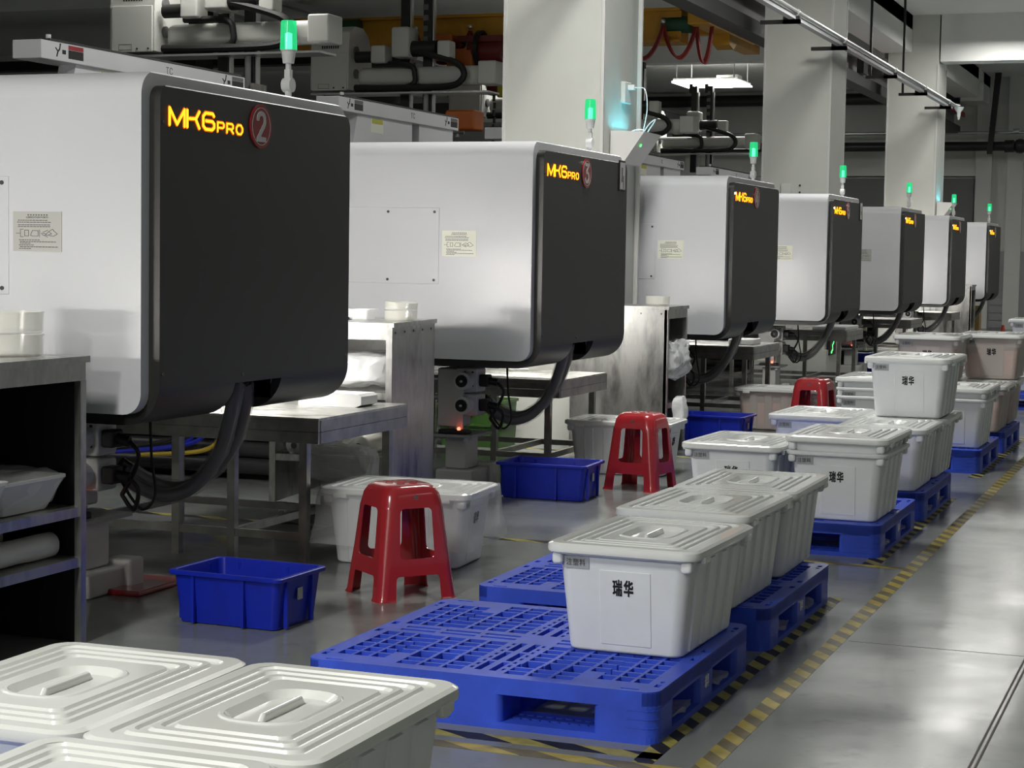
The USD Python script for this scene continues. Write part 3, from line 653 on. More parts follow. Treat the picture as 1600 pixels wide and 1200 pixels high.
def tote_trim(t, lower=False):
    tg = obj('name_tag', slant(tm(box(-.186, -.0, .262, -.106, .006, .299))), 'tag_grey', t, False, label='grey name tag')
    obj('tag_print', slant(on_minus_y(cjk('注塑料', .0185, .021, .003), -.180, -.0006, .272)), 'ink_grey', tg, False)
    obj('lettering', slant(on_minus_y(cjk('瑞华', .031, .052, .005), -.030, 0, .185)), 'ink_black', t, False, label='two black painted characters')
def tote(name, label, loc, rot=0, mat_body='tote_white', lid='lid_white', fill=None, lettered=True, shrink=1.0):
    t = thing(name, label, 'storage box', loc, rot)
    bd = tm(TB).copy(); bd.vertices[:, :2] *= np.where(bd.vertices[:, 2:] < .27, shrink, 1.0)
    obj('body', bd, mat_body, t, 40)
    if lid: obj('lid', TL, lid, t, 24)
    if lettered: tote_trim(t)
    if fill:
        obj('pellets', crumple(loft([ring(.176, .277, .03, .014), ring(.186, .288, .03, .12), ring(.192, .294, .03, .22)]).subdivide(), .003, 30., 2), fill, t, True, kind='stuff')
    return t
WT = tote('lidded_tote', 'lidded white tote alone on the nearest blue pallet, black characters on its front', (-1.69, 5.76, PH), -1.5)
def wt(label, x, y, z=PH, rot=0.): return copy(WT, label, (x, y, z), rot)
CT = tote('lidded_tote', 'large foreground white tote right of the other two, lid and right side in view', (-1.688, 3.21, PH), 0, lid='lid_cream')
copy(CT, 'foreground white tote at the lower left corner of the photograph', (-2.185, 3.215, PH), .6)
copy(CT, 'foreground white tote cut off by the bottom edge of the photograph', (-1.735, 2.505, PH), 0)
wt('white tote at the front of the second pallet, directly behind the nearest lidded tote', -1.745, 6.62, rot=-1.2)
wt('white tote at the back of the second pallet, overhanging its far edge', -1.742, 7.325, rot=.5)
wt('white tote left of the double nested tote on the third pallet', -2.172, 9.02, rot=-2.)
wt('white tote at the left rear of the fourth pallet, behind the third pallet', -2.18, 10.87, rot=-1.5)
wt('white tote on the fourth pallet just behind the double nested tote', -1.69, 10.30, rot=0)
wt('white tote at the rear of the fourth pallet, carrying another tote on its lid', -1.68, 11.0, rot=0)
wt('raised white tote standing on the lid of another at the fourth pallet', -1.655, 10.93, PH+.3445, 0)
# nested pairs: an open lower tote with a lidded one sunk in it
OT = tote('open_tote', 'open white tote on the third pallet with a lidded tote nested in it', (-1.675, 9.03, PH), -.8, lid=None)
NT = tote('nested_tote', 'lidded tote sunk into the open tote of the third pallet', (-1.675, 9.03, PH+.058), -.8, lettered=False, shrink=.955)
copy(OT, 'open white tote on the fifth pallet below a nested lidded tote, under the pink tote', (-1.665, 12.84, PH), 0)
copy(NT, 'lidded tote sunk into the open tote of the fifth pallet', (-1.665, 12.84, PH+.058), 0)
copy(OT, 'open white tote, lowest of the low nested stack left of the fifth pallet', (-2.165, 12.72, PH), 0)
copy(OT, 'open white tote, middle of the nested stack on the fifth pallet', (-2.165, 12.72, PH+.055), 0)
copy(NT, 'lidded white tote topping the nested stack on the fifth pallet', (-2.165, 12.72, PH+.11), 0)
# translucent totes with pink pellets
PT = tote('pink_filled_tote', 'upper translucent tote full of pink pellets at the right edge', (-1.635, 14.74, PH+.3445), 0, 'tote_clear', 'lid_white', 'pink_pellets')
copy(PT, 'upper translucent pink tote left of the one at the right edge', (-2.02, 14.12, PH+.3445), 0)
copy(PT, 'lower translucent pink tote at the front of the sixth pallet, on the aisle side', (-1.685, 14.09, PH), 0)
copy(PT, 'lower translucent pink tote at the back of the sixth pallet', (-1.68, 14.80, PH), 0)
copy(PT, 'lower translucent pink tote on the left of the sixth pallet', (-2.19, 14.15, PH), 0)
copy(PAL, 'pallet beyond the pink totes, under the far white stack at the right edge', (-2.008, 18.6, 0))
copy(PT, 'dim translucent pink tote on the floor beside the third red stool', (-3.335, 14.955, 0), 91)
wt('white tote wrapped in clear film on the floor behind the nearest red stool', -3.39, 7.665, 0, 94)
wt('dim white tote on the floor left of the second red stool', -3.555, 11.44, 0, 92)
wt('small far white tote at the right edge beyond the pink ones', -1.69, 18.75, PH+.3445, 0)
wt('white tote under the far one at the right edge', -1.69, 18.75, PH, 0)

# film over the floor tote
g = loft([ring(.30, .385, .06, .10), ring(.275, .365, .06, .20), ring(.262, .36, .06, .31), ring(.25, .35, .05, .343)], False, False).subdivide().subdivide()
g = crumple(g, .018, 11., 3); g.apply_transform(trimesh.transformations.rotation_matrix(math.radians(94), (0, 0, 1))); g.apply_translation((-3.39, 7.665, .0))
obj('film_cover', g, 'clear_film', smooth=True, label='loose clear film skirt draped round the floor tote behind the nearest stool', cat='plastic film')

# ---------------------------------------------------------------- red plastic stools
def stool(label, x, y, rot):
    H = .455
    def sq(h, r, z): return ring(h, h, r, z, 6)
    outer = loft([sq(.178, .035, 0), sq(.172, .035, .012), sq(.168, .036, .05), sq(.152, .042, .20), sq(.138, .05, .36), sq(.128, .055, .415), sq(.115, .055, .44), sq(.095, .05, .453), sq(.03, .03, H)])
    inner = loft([sq(.171, .03, -.02), sq(.163, .031, .05), sq(.147, .037, .20), sq(.133, .045, .36), sq(.122, .05, .40), sq(.10, .05, .43)])
    mo = lambda t: Manifold(m3.Mesh(np.asarray(t.vertices, np.float32), np.asarray(t.faces, np.uint32)))
    b = mo(outer) - mo(inner)
    win = Polygon([(-.078, .165), (.078, .165), (.070, .365), (-.070, .365)]).buffer(-.02).buffer(.02, quad_segs=5)
    gap = Polygon([(-.105, -.05), (.105, -.05), (.095, .098), (-.095, .098)]).buffer(-.015).buffer(.015, quad_segs=5)
    cuts = []
    for s in (win, gap): cuts += [ext(s, -.4, .4, 'y'), ext(s, -.4, .4, 'x')]
    b = b - Manifold.batch_boolean(cuts, m3.OpType.Add)
    t = thing('plastic_stool', label, 'stool', (x, y, 0), rot)
    obj('seat', b ^ box(-.3, -.3, .372, .3, .3, 1), 'stool_red', t, 40)
    mid = b ^ box(-.3, -.3, .098, .3, .3, .165)
    legs = (b ^ box(-.3, -.3, -.1, .3, .3, .372))
    for a0, a1, b0, b1 in ((-.078, .078, -.3, -.05), (-.078, .078, .05, .3), (-.3, -.05, -.078, .078), (.05, .3, -.078, .078)):
        obj('crossbar', mid ^ box(a0, b0, .0, a1, b1, .5), 'stool_red', t, 40)
        legs = legs - (box(a0, b0, .098, a1, b1, .165))
    for sx in (-1, 1):
        for sy in (-1, 1):
            lg = legs ^ box(0, 0, -.1, sx*.3, sy*.3, .5)
            ft = rbox(sx*.13, sy*.13, 0, sx*.183, sy*.183, .012, .005, 6)
            obj('leg', lg, 'stool_red', t, 40)
    # raised pattern on the seat
    pat = unary_union([Point(.055*math.cos(a), .055*math.sin(a)).buffer(.016) for a in np.arange(6)*PI/3] + [Point(0, 0).buffer(.018)])
    obj('seat_emboss', ext(pat, H-.006, H+.0015), 'stool_red', t, False)
    obj('moulded_mark', on_minus_y(ext(unary_union([sbox(0, 0, .022, .006), sbox(0, .01, .022, .016), sbox(.008, 0, .013, .024)]), 0, .002), -.01, -.129, .395), 'ink_grey', t, False)
    return t
stool('nearest red plastic stool, turned cornerwise in front of the film-wrapped tote', -3.085, 6.885, 50)
stool('second red plastic stool, beside the middle blue bin', -3.225, 10.68, -8)
stool('third red plastic stool, behind the white totes of the third pallet', -2.98, 14.50, -6)

# ---------------------------------------------------------------- open blue bins
def blue_bin(label, x, y, rot, hx, hy, h):
    t = thing('open_bin', label, 'bin', (x, y, 0), rot)
    R = [ring(hx-.045, hy-.045, .02, 0), ring(hx-.035, hy-.035, .025, .004), ring(hx-.018, hy-.018, .028, h-.022), ring(hx-.018, hy-.018, .028, h-.018), ring(hx-.002, hy-.002, .03, h-.016), ring(hx, hy, .03, h-.012), ring(hx, hy, .03, h-.003), ring(hx-.004, hy-.004, .03, h), ring(hx-.018, hy-.018, .026, h), ring(hx-.022, hy-.022, .025, h-.004), ring(hx-.042, hy-.042, .02, .008)]
    obj('tub', loft(R, True, True), 'bin_blue', t, 40)
    for s in (-1, 1):
        for cx in (-hx*.55, hx*.33):
            obj('rib', box(cx-.006, s*(hy-.026), .006, cx+.006, s*(hy-.010), h-.015), 'bin_blue', t, False)
        for cy in (-hy*.55, hy*.45):
            obj('rib', box(s*(hx-.026), cy-.006, .006, s*(hx-.010), cy+.006, h-.015), 'bin_blue', t, False)
    obj('sticker', box(hx-.0175, -.022, h*.50, hx-.0135, .012, h*.72), 'plate_grey', t, False)
    return t
blue_bin('nearest open blue bin, on the floor under the front machine', -3.375, 6.14, -2.5, .242, .182, .198)
blue_bin('middle open blue bin, on the floor left of the second red stool', -3.575, 10.06, 1.5, .272, .195, .205)
blue_bin('far open blue bin, beside the bright stainless cabinet', -3.565, 13.72, -2, .275, .2, .205)
blue_bin('small far blue bin half hidden behind the raised white tote', -4.15, 23.3, 0, .2, .2, .22)

# ---------------------------------------------------------------- stainless cabinets, open at local -y
def cabinet(label, loc, rot, w, d, h, shelves, casters=False, inner='steel_sheet'):
    t = thing('steel_cabinet', label, 'cabinet', loc, rot)
    z0 = .10 if casters else .0
    obj('top', box(-w/2-.012, -.015, h-.022, w/2+.012, d, h), 'steel_sheet', t, False)
    obj('front_rail', box(-w/2, -.004, h-.085, w/2, .02, h-.022), 'steel_sheet', t, False)
    for s in (-1, 1):
        obj('side_panel', box(s*(w/2-.004), .0, z0, s*w/2, d, h-.022), inner, t, False)
        obj('post', box(s*(w/2-.032), -.006, z0, s*w/2, .02, h-.085), 'steel_sheet', t, False)
        for k in range(5): obj('rivet', cyl((s*w/2, d*.06+k*d*.21, h-.05), (s*(w/2+.003), d*.06+k*d*.21, h-.05), .006, seg=8), 'screw_dark', t, False)
    obj('back_panel', box(-w/2, d-.004, z0, w/2, d, h-.022), inner, t, False)
    for z in shelves: obj('shelf', [box(-w/2+.005, .01, z-.006, w/2-.005, d-.01, z), box(-w/2+.02, .0, z-.034, w/2-.02, .012, z)], 'steel_sheet', t, False)
    if casters:
        for sx in (-1, 1):
            for y in (.06, d-.06):
                c = obj('caster', [tm(cyl((sx*(w/2-.05)-.012, y, .032), (sx*(w/2-.05)+.012, y, .032), .032, seg=18))], 'caster_grey', t)
                obj('fork', box(sx*(w/2-.05)-.018, y-.015, .05, sx*(w/2-.05)+.018, y+.02, .10), 'aluminium', c, False)
    return t
cabinet('dark stainless shelf cabinet at the left edge, open towards the aisle, tubs on top', (-3.69, 4.93, 0), 90, 1.22, .52, 1.006, (.305, .482), inner='frame_black')  # inner panels made black: the shade inside is put into their colour
cabinet('stainless shelf cabinet on casters between the two front machines, mottled side panel', (-4.18, 8.445, 0), 7, .645, .75, 1.03, (.355, .68), True)
cabinet('brightly lit stainless cabinet before the third machine, bag bulging from its open side', (-3.6, 12.73, 0), 90, .50, .70, 1.036, (.36,))
cabinet('far bright stainless cabinet before the last machine', (-3.6, 29.2, 0), 90, .50, .70, 1.03, (.36,))

def tub(label, x, y, z, r, h, tilt=None, n=20):
    prof = [(.001, 0), (r*.94, 0), (r, .006), (r*1.01, h-.006), (r*1.03, h-.004), (r*1.03, h), (r*.99, h), (r*.98, h-.004), (r*.96, .010), (.001, .008)]
    m = lathe(prof, 40)
    if tilt: m.apply_transform(trimesh.transformations.rotation_matrix(tilt, (0, 1, 0)))
    m.apply_translation((x, y, z)); obj('round_tub', m, 'clear_tub', smooth=40, label=label, cat='tub')
z = 1.006
tub('lower clear round tub on the dark cabinet at the left edge', -3.91, 5.40, z, .122, .075)
tub('upper clear round tub on the dark cabinet at the left edge', -3.91, 5.40, z+.077, .122, .075)
tub('lower round tub on the caster cabinet', -3.985, 8.86, 1.03, .085, .052)
tub('upper round tub with tilted lid on the caster cabinet', -3.985, 8.86, 1.084, .085, .042, .06)
obj('square_tray', crumple(loft([ring(.055, .05, .012, 0), ring(.064, .058, .014, .052), ring(.068, .062, .014, .052), ring(.068, .062, .014, .055), ring(.06, .055, .012, .055), ring(.052, .047, .012, .004)]), .003, 20, 1).apply_translation((-4.17, 8.78, 1.032)), 'clear_film', smooth=40, label='small clear square tray left of the tub on the caster cabinet', cat='tray')
obj('tablet', rbox(-4.40, 8.62, 1.031, -4.22, 8.78, 1.046, .006), 'rubber_black', label='flat black device lying on the caster cabinet', cat='device')
tub('low round tub on the bright cabinet before the third machine', -3.80, 12.92, 1.036, .085, .062)
obj('tablet', ext([(0, 0), (.16, 0), (.12, .035), (.02, .045)], 12.60, 12.72, 'y').translate([-4.16, 0, 1.037]), 'rubber_black', label='black sloped device on the bright cabinet before the third machine', cat='device')

# white baskets and film rolls on the dark cabinet's shelves
def basket(label, x, y, z, hx, hy, h, rot=0):
    t = thing('white_basket', label, 'basket', (x, y, z), rot)
    obj('basket', loft([ring(hx*.72, hy*.70, .03, 0), ring(hx*.75, hy*.73, .03, .006), ring(hx, hy, .035, h-.012), ring(hx+.006, hy+.006, .036, h-.010), ring(hx+.006, hy+.006, .036, h), ring(hx-.01, hy-.01, .03, h), ring(hx*.71, hy*.69, .025, .012)]), 'plastic_white', t, 40)
    g = loft([ring(hx*.80, hy*.8, .03, .022), ring(hx*1.03, hy*1.03, .04, h*.92), ring(hx*.8, hy*.8, .04, h+.022)], False, True).subdivide().subdivide()
    obj('wrap', crumple(g, .014, 14., 9), 'clear_film', t, True)
basket('white basket wrapped in film on the middle shelf of the dark cabinet, right one', -3.85, 5.28, .485, .13, .20, .115)
basket('white basket wrapped in film on the middle shelf of the dark cabinet, left one', -3.80, 4.90, .485, .14, .17, .135)
def film_roll(label, p0, p1, r):
    t = thing('film_roll', label, 'roll')
    obj('roll', crumple(tube(np.linspace(p0, p1, 12), r, 24), .005, 14., 3), 'roll_white', t, True)
    d = np.array(p1)-np.array(p0); d = d/np.linalg.norm(d)
    obj('core', cyl(np.array(p1)-d*.01, np.array(p1)+d*.004, r*.35, seg=14), 'ink_grey', t)
film_roll('lower white film roll on the bottom shelf of the dark cabinet', (-3.78, 4.7, .352), (-3.78, 5.46, .352), .044)
film_roll('upper white film roll on the bottom shelf of the dark cabinet', (-3.90, 4.7, .392), (-3.90, 5.30, .392), .045)
film_roll('white film roll at the left on the lower shelf of the caster cabinet', (-4.39, 8.98, .40), (-4.37, 8.42, .40), .045)
film_roll('white film roll at the middle of the lower shelf of the caster cabinet', (-4.24, 9.0, .415), (-4.22, 8.42, .415), .056)
film_roll('white film roll at the right on the lower shelf of the caster cabinet', (-4.06, 9.0, .41), (-4.02, 8.44, .41), .050)
def bag(label, x, y, z, sx, sy, sz, seed, amp=.03, m='bag_film'):
    g = trimesh.creation.icosphere(4); v = g.vertices.copy()
    v = np.sign(v)*np.abs(v)**.5
    g.vertices = v*(sx, sy, sz); g = crumple(g, amp, 9., seed); g = crumple(g, amp*.25, 40., seed+2); g.apply_translation((x, y, z))
    obj('plastic_bag', g, m, smooth=True, label=label, cat='plastic bag')
bag('clear film bag hanging out over the rolls of the caster cabinet', -4.12, 8.42, .33, .20, .07, .10, 21, .04)
bag('clear bags filling the upper shelf of the caster cabinet', -4.2, 8.78, .78, .27, .24, .085, 24)
bag('clear bag bulging from the open side of the bright cabinet', -3.66, 12.74, .66, .13, .17, .13, 27, .055)
bag('small clear bag hanging behind the second red stool', -3.52, 12.55, .31, .05, .05, .11, 29, .02)
bag('clear bag behind the third red stool', -3.2, 15.75, .17, .12, .12, .17, 33, .03)

# ---------------------------------------------------------------- packing tables between the machines
def table(label, xr, y0, w, d, h, legs=None):
    t = thing('packing_table', label, 'table', (xr, y0, 0))
    obj('table_top', box(-w, 0, h-.012, 0, d, h), 'steel_sheet', t, False)
    for a, b in ((h-.060, h-.010), (h-.112, h-.062)):
        obj('apron', box(-w, -.003, a, 0, .02, b), 'steel_leg', t, False)
        obj('apron', box(-.02, .02, a, .003, d, b), 'steel_leg', t, False)
    s = .038
    for x in (legs or (-.085, -.445, -.73, -w+.06)):
        obj('leg', box(x-s/2, .02, 0, x+s/2, .02+s, h-.06), 'steel_leg', t, False)
    for x in (-.085, -w+.06): obj('leg', box(x-s/2, d-.06, 0, x+s/2, d-.06+s, h-.06), 'steel_leg', t, False)
    obj('stretcher', box(-w+.06, .025, .10, -.085, .05, .135), 'steel_leg', t, False)
    obj('stretcher', box(-w+.06, d-.055, .10, -.085, d-.03, .135), 'steel_leg', t, False)
    for x in (-.085, -.445, -w+.06): obj('stretcher', box(x-.012, .05, .10, x+.012, d-.055, .135), 'steel_leg', t, False)
    return t
def work_lamp(label, x, y, h, on):
    t = thing('task_lamp', label, 'lamp', (x, y, h))
    obj('lamp_base', cyl((0, 0, 0), (0, 0, .015), .07, seg=20), 'white_paint', t)
    obj('lamp_stem', cyl((0, 0, .015), (0, 0, .52), .010, seg=10), 'white_paint', t)
    obj('lamp_head', rbox(-.20, -.05, .57, .20, .05, .59, .008), 'white_paint', t)
    obj('light_strip', rbox(-.17, -.035, .49, .17, .035, .568, .02), 'task_white_%d' % on, t)
TBL = [(-3.685, 7.33, .650, 'first'), (-3.86, 11.0, .600, 'second'), (-3.72, 15.55, .63, 'third'), (-3.72, 19.7, .63, 'fourth'), (-3.72, 24.0, .63, 'fifth'), (-3.72, 27.7, .63, 'sixth')]
for k, (x, y, h, o) in enumerate(TBL):
    table('%s stainless packing table along the row, tucked behind a machine tray' % o, x, y, 1.30, .95, h)
    work_lamp('white work lamp standing on the %s packing table behind the cover' % o, -4.42, MY[k+2]+W+.36, h, k+1)
table('stainless packing table at the left, outside the frame', -4.27, 3.25, 1.3, .95, .62)
work_lamp('white work lamp on the packing table outside the frame at the left', -4.42, 3.75, .62, 0)
x, y, h = TBL[0][:3]
obj('white_carton', ext([(0, 0), (.30, 0), (.33, .012), (.33, .05), (.31, .062), (0, .062)], y+.62, y+.80, 'y').translate([x-.42, 0, h]), 'plastic_white', label='white carton on the first packing table, brightly lit', cat='carton')
obj('white_carton', rbox(TBL[2][0]-.30, TBL[2][1]+.3, TBL[2][2], TBL[2][0]-.08, TBL[2][1]+.6, TBL[2][2]+.05, .01), 'plastic_white', label='white carton on the third packing table', cat='carton')
obj('white_carton', rbox(TBL[3][0]-.38, TBL[3][1]+.05, TBL[3][2], TBL[3][0]-.02, TBL[3][1]+.8, TBL[3][2]+.04, .01), 'plastic_white', label='white flat carton on the fourth packing table', cat='carton')
# goods on the floor behind the machines
def crate(label, x, y, z, hx, hy, h, m):
    t = thing('green_crate', label, 'crate', (x, y, z))
    obj('crate_body', loft([ring(hx-.02, hy-.02, .015, 0), ring(hx-.012, hy-.012, .015, h-.02), ring(hx, hy, .018, h-.02), ring(hx, hy, .018, h), ring(hx-.015, hy-.015, .012, h), ring(hx-.03, hy-.03, .012, .01)]), m, t, 40)
    obj('panel_mark', box(-hx*.5, -hy+.008, h*.3, hx*.1, -hy+.014, h*.7), m, t, False)
    return t
crate('lower green crate behind the second machine stand', -5.02, 12.55, 0, .25, .17, .17, 'crate_green')
crate('upper green crate behind the second machine stand', -5.02, 12.55, .17, .25, .17, .17, 'crate_green')
crate('dark green crate on the floor behind the second column', -4.45, 23.7, 0, .30, .2, .22, 'crate_dark_green')
obj('logo_disc', cyl((-4.31, 23.488, .11), (-4.31, 23.495, .11), .06, seg=24), 'ink_grey', label='pale round mark on the dark green crate', cat='mark')
obj('red_mat', crumple(rbox(-4.22, 6.35, 0.0, -3.98, 6.72, .022, .006), .004, 10, 2), 'badge_red', smooth=True, label='dark red pad lying on the floor by the front machine foot', cat='mat')
for k, (x, lab) in enumerate(((-4.30, 'left'), (-4.07, 'right'))):
    t = thing('cardboard_box', '%s brown cardboard box on the far table end' % lab, 'box', (x, 33.2, 0))
    obj('carton', box(-.11, -.15, 0, .11, .15, .62), 'carton', t, False)
    obj('flap', box(-.11, -.152, .615, .11, 0, .624), 'carton', t, False)
obj('traffic_cone', lathe([(.11, 0), (.11, .02), (.06, .025), (.02, .34), (.001, .35)], 18, (-3.42, 31.8, 0)), 'fire_red', smooth=40, label='small red cone on the floor near the far wall', cat='cone')
t = thing('exit_sign', 'small green lit display fixed low on the second column', 'sign', (-4.262, 21.55, .36))
obj('sign_case', box(-.0, -.12, -.08, .03, .22, .14), 'frame_black', t, False)
obj('sign_figure', on_plus_x(ext(affinity.scale(unary_union([LineString([(0, 0), (.09, .03), (.05, .09), (.14, .14)]).buffer(.016), sbox(-.05, -.03, .03, .0), Point(.16, .17).buffer(.025)]), .8, .75, origin=(0, 0)), 0, .003), .031, -.03, -.04), 'led_green', t, False)

# ---------------------------------------------------------------- wall sconce traps on the columns
for i, (cx, y, lab) in enumerate(((-4.27, 13.42, 'white wedge insect trap glowing cyan on the nearest column, cable coiled above it'), (-4.27, 29.98, 'white wedge insect trap glowing cyan on the third column'))):
    t = thing('insect_trap', lab, 'insect trap', (cx, y, 2.06))
    out = ext([(0, 0), (.10, 0), (.26, .23), (.0, .24)], -.22, .22, 'y')
    inn = ext([(.012, .012), (.095, .012), (.24, .3), (.012, .3)], -.205, .205, 'y')
    obj('housing', out - inn, 'white_paint', t, 30)
    obj('glow_tube', tube(np.linspace((.08, -.17, .12), (.08, .17, .12), 8), .014, 10), 'trap_cyan', t)
    obj('power_light', cyl((.20, -.12, .135), (.207, -.12, .131), .012, seg=12), 'led_green', t)  # green reflection on the housing, put in as a glowing disc
t = thing('power_socket', 'white power socket and looped white cable on the nearest column', 'socket', (-4.28, 13.52, 2.52))
obj('socket_box', rbox(0, -.07, 0, .04, .09, .16, .008), 'white_paint', t)
obj('plug', rbox(.03, -.01, .10, .09, .03, .14, .008), 'plastic_white', t)
obj('cable', tube(spline([(.09, .01, .12), (.17, .0, .10), (.19, 0, -.05), (.16, 0, -.25), (.22, .02, -.17), (.25, .02, -.12), (.20, .01, -.16), (.13, .0, -.27), (.17, 0, -.20), (.08, -.03, -.21), (.05, -.05, -.30)]), .005, 6), 'plastic_white', t)
obj('cable_duct', box(-4.27, 13.86, .5, -4.245, 13.888, 4.4), 'white_paint', label='slim white cable duct up the aisle side of the nearest column', cat='cable duct', smooth=False)

# ---------------------------------------------------------------- take-out robots high over the presses
def robot(label, y, vis=True, low=0., arm=False):
    t = thing('take_out_robot', label, 'robot', (-9.70, y, 3.22))
    obj('front_panel', rbox(-.22, -.012, 0, .22, .02, .43, .006), 'cream_paint', t)
    dome = ext([(0, .01), (.62, .01), (.62, .30), (.60, .50), (.52, .66), (.38, .74), (.16, .74), (.03, .66), (0, .44)], -.24, .24, 'x')
    obj('hood', dome, 'cream_paint', t, 40)
    for k in range(8): obj('vent_slot', box(-.10+k*.028, .0, .475, -.088+k*.028, .03, .55), 'ink_black', t, False)
    obj('hatch', [box(-.14, -.014, .02, .0, -.0122, .024), box(-.14, -.014, .02, -.137, -.0122, .075), box(-.003, -.014, .02, .0, -.0122, .075), box(-.14, -.014, .072, .0, -.0122, .075)], 'ink_grey', t, False)
    for x in (.06, .18): obj('screw', cyl((x, -.018, .03), (x, -.012, .03), .010, seg=8), 'screw_dark', t)
    for z in (.46, .20): obj('port', cyl((.24, .18, z), (.262, .18, z), .055, seg=18), 'ink_grey', t)
    bm = obj('arm_beam', rbox(.28, .12, .05, 1.85, .30, .27, .07, 10), 'cream_paint', t)
    obj('end_cap', rbox(1.80, .06, .05, 2.02, .36, .31, .02), 'cream_paint', bm)
    obj('carrier_plate', box(-.25, .02, -.045, 1.95, .36, -.025), 'aluminium', t, False)
    obj('cable_chain', tube(spline([(.30, .05, .03), (.8, .04, .02), (1.45, .04, .03), (1.62, .04, .10), (1.64, .04, .2), (1.52, .04, .30), (1.1, .05, .42), (.9, .06, .44)]), .038, 8), 'rubber_black', t)
    obj('cable_chain', tube(spline([(.30, .08, .0), (.75, .08, .01), (1.0, .08, .06), (1.03, .08, .17), (.95, .08, .28), (.5, .1, .30)]), .032, 8), 'rubber_black', t)
    obj('drive_box', rbox(.52, -.02, .30, .70, .20, .50, .02), 'cream_paint', t)
    obj('drive_box', rbox(.78, -.04, .36, 1.0, .26, .70, .03), 'cream_paint', t)
    obj('motor', cyl((1.0, .1, .46), (1.3, .1, .46), .09, seg=18), 'rubber_black', t)
    obj('motor_box', rbox(1.32, .02, .34, 1.48, .2, .54, .02), 'cream_paint', t)
    obj('motor', cyl((.30, .08, .38), (.54, .08, .38), .065, seg=16), 'rubber_black', t)
    h = 1.9-low
    for x in (.84, 1.12):
        m = obj('lift_mast', box(x-.05, .22, -.35, x+.05, .34, h), 'frame_black', t, False)
        obj('mast_rail', box(x+.055, .24, -.3, x+.075, .30, h-.1), 'aluminium', m, False)
        obj('mast_top', rbox(x-.09, .2, h-.12, x-.03, .3, h+.04, .01), 'rubber_black', m)
    for k in range(11): obj('chain_link', box(1.07, .205, h-.15-k*.12, 1.13, .222, h-.09-k*.12), 'ink_grey', t, False)
    # gripper plate with rods hanging below
    gp = obj('gripper_plate', box(1.20, .10, -.86, 1.23, .36, -.30), 'steel_leg', t, False)
    obj('gripper_rod', cyl((1.12, .2, -.75), (1.12, .2, -.03), .03, seg=12), 'grey_paint', gp)
    for zz in (-.48, -.72):
        obj('gripper_bar', cyl((1.20, .14, zz), (1.62, .14, zz), .018, seg=8), 'steel_leg', gp)
        for xx in (1.3, 1.42, 1.54): obj('suction_cup', lathe([(.001, -.05), (.03, -.05), (.012, -.02), (.012, .03), (.001, .03)], 10, (xx, .14, zz)), 'aluminium', gp)
    if arm: obj('sprue_arm', rbox(1.35, .2, -.45, 1.72, .5, -.22, .03), 'crane_orange', gp)
    return t
robot('nearest white take-out robot, high at the left above the front machine', 15.35)
robot('second white take-out robot with a long rounded arm, left of the nearest column', 19.5, arm=True)
robot('third white take-out robot, half hidden by the nearest column', 23.6)
robot('fourth white take-out robot, hidden mostly behind the nearest column', 27.75, low=.75)
robot('farthest white take-out robot with two short black masts below the ceiling lamp', 31.9, low=.75)

# ---------------------------------------------------------------- overhead crane of the left bay
t = thing('bridge_crane', 'yellow bridge crane girder with looped red cables across the left bay', 'crane', (-5.6, 21.0, 0))
obj('girder', ext([(-.06, 3.86), (.26, 3.86), (.26, 4.20), (-.06, 4.20)], -5.45, -.35, 'x'), 'crane_yellow', t, False)
obj('girder_flange', [box(-5.45, -.12, 4.19, -.35, .32, 4.225), box(-5.45, -.12, 3.84, -.35, .32, 3.862)], 'crane_yellow', t, False)
obj('end_carriage', rbox(-.16, -.5, 3.98, .10, 1.7, 4.15, .02), 'crane_yellow', t)
obj('end_bracket', [box(-.38, .5, 3.98, .0, .62, 4.12), box(-.10, .9, 3.98, .04, 1.05, 4.48), box(-.16, .45, 4.35, .04, 1.05, 4.48)], 'crane_yellow', t, False)
obj('carriage_plate', ext([(.5, 3.86), (.7, 3.82), (.85, 3.90), (2.0, 3.90), (2.0, 4.0), (.5, 4.0)], -.12, .08, 'x'), 'crane_yellow', t, False)
obj('travel_motor', cyl((-.58, .0, 4.04), (-.24, .0, 4.04), .10, seg=18), 'motor_green', t)
obj('travel_motor', cyl((-4.85, -.2, 4.10), (-4.35, -.2, 4.10), .10, seg=18), 'motor_green', t)
obj('motor_bracket', box(-5.22, -.25, 3.95, -4.90, .05, 4.22), 'crane_yellow', t, False)
fx = [-3.6, -2.9, -2.25, -1.6, -1.0, -.525, -.135, .05]
for k in range(len(fx)-1):
    a, b = fx[k], fx[k+1]; dep = .36 if k < 6 else .42; top = 4.06
    for o in (0, .03, .055):
        obj('festoon_cable', tube([(a+(b-a)*s+o*.5, -.22-o*.3, top-.05-(dep+o*.4)*(1-(2*s-1)**2)**.9) for s in np.linspace(0, 1, 17)], .014, 6), 'cable_red', t)
    obj('cable_trolley', Manifold.sphere(.032, 12).translate([a, -.2, top+.0]), 'aluminium', t)
hs = thing('chain_hoist', 'orange and red electric hoist under the yellow girder, with yellow pendant and chain', 'hoist', (-8.62, 20.75, 3.86))
obj('hoist_body', rbox(-.38, -.22, -.20, .0, .2, .10, .03), 'crane_orange', hs)
obj('hoist_body', rbox(-.06, -.25, -.34, .28, .15, -.08, .03), 'crane_orange', hs)
obj('hoist_drum', cyl((.20, -.1, -.12), (.62, -.1, -.12), .15, seg=20), 'hoist_red', hs)
obj('drum_guard', Manifold.revolve(CrossSection([[(.18, 0), (.22, 0), (.22, .05), (.18, .05)]]), 24).transform(np.array([[0, 0, 1, .30], [1, 0, 0, -.1], [0, 1, 0, -.08]], float)), 'rubber_black', hs)
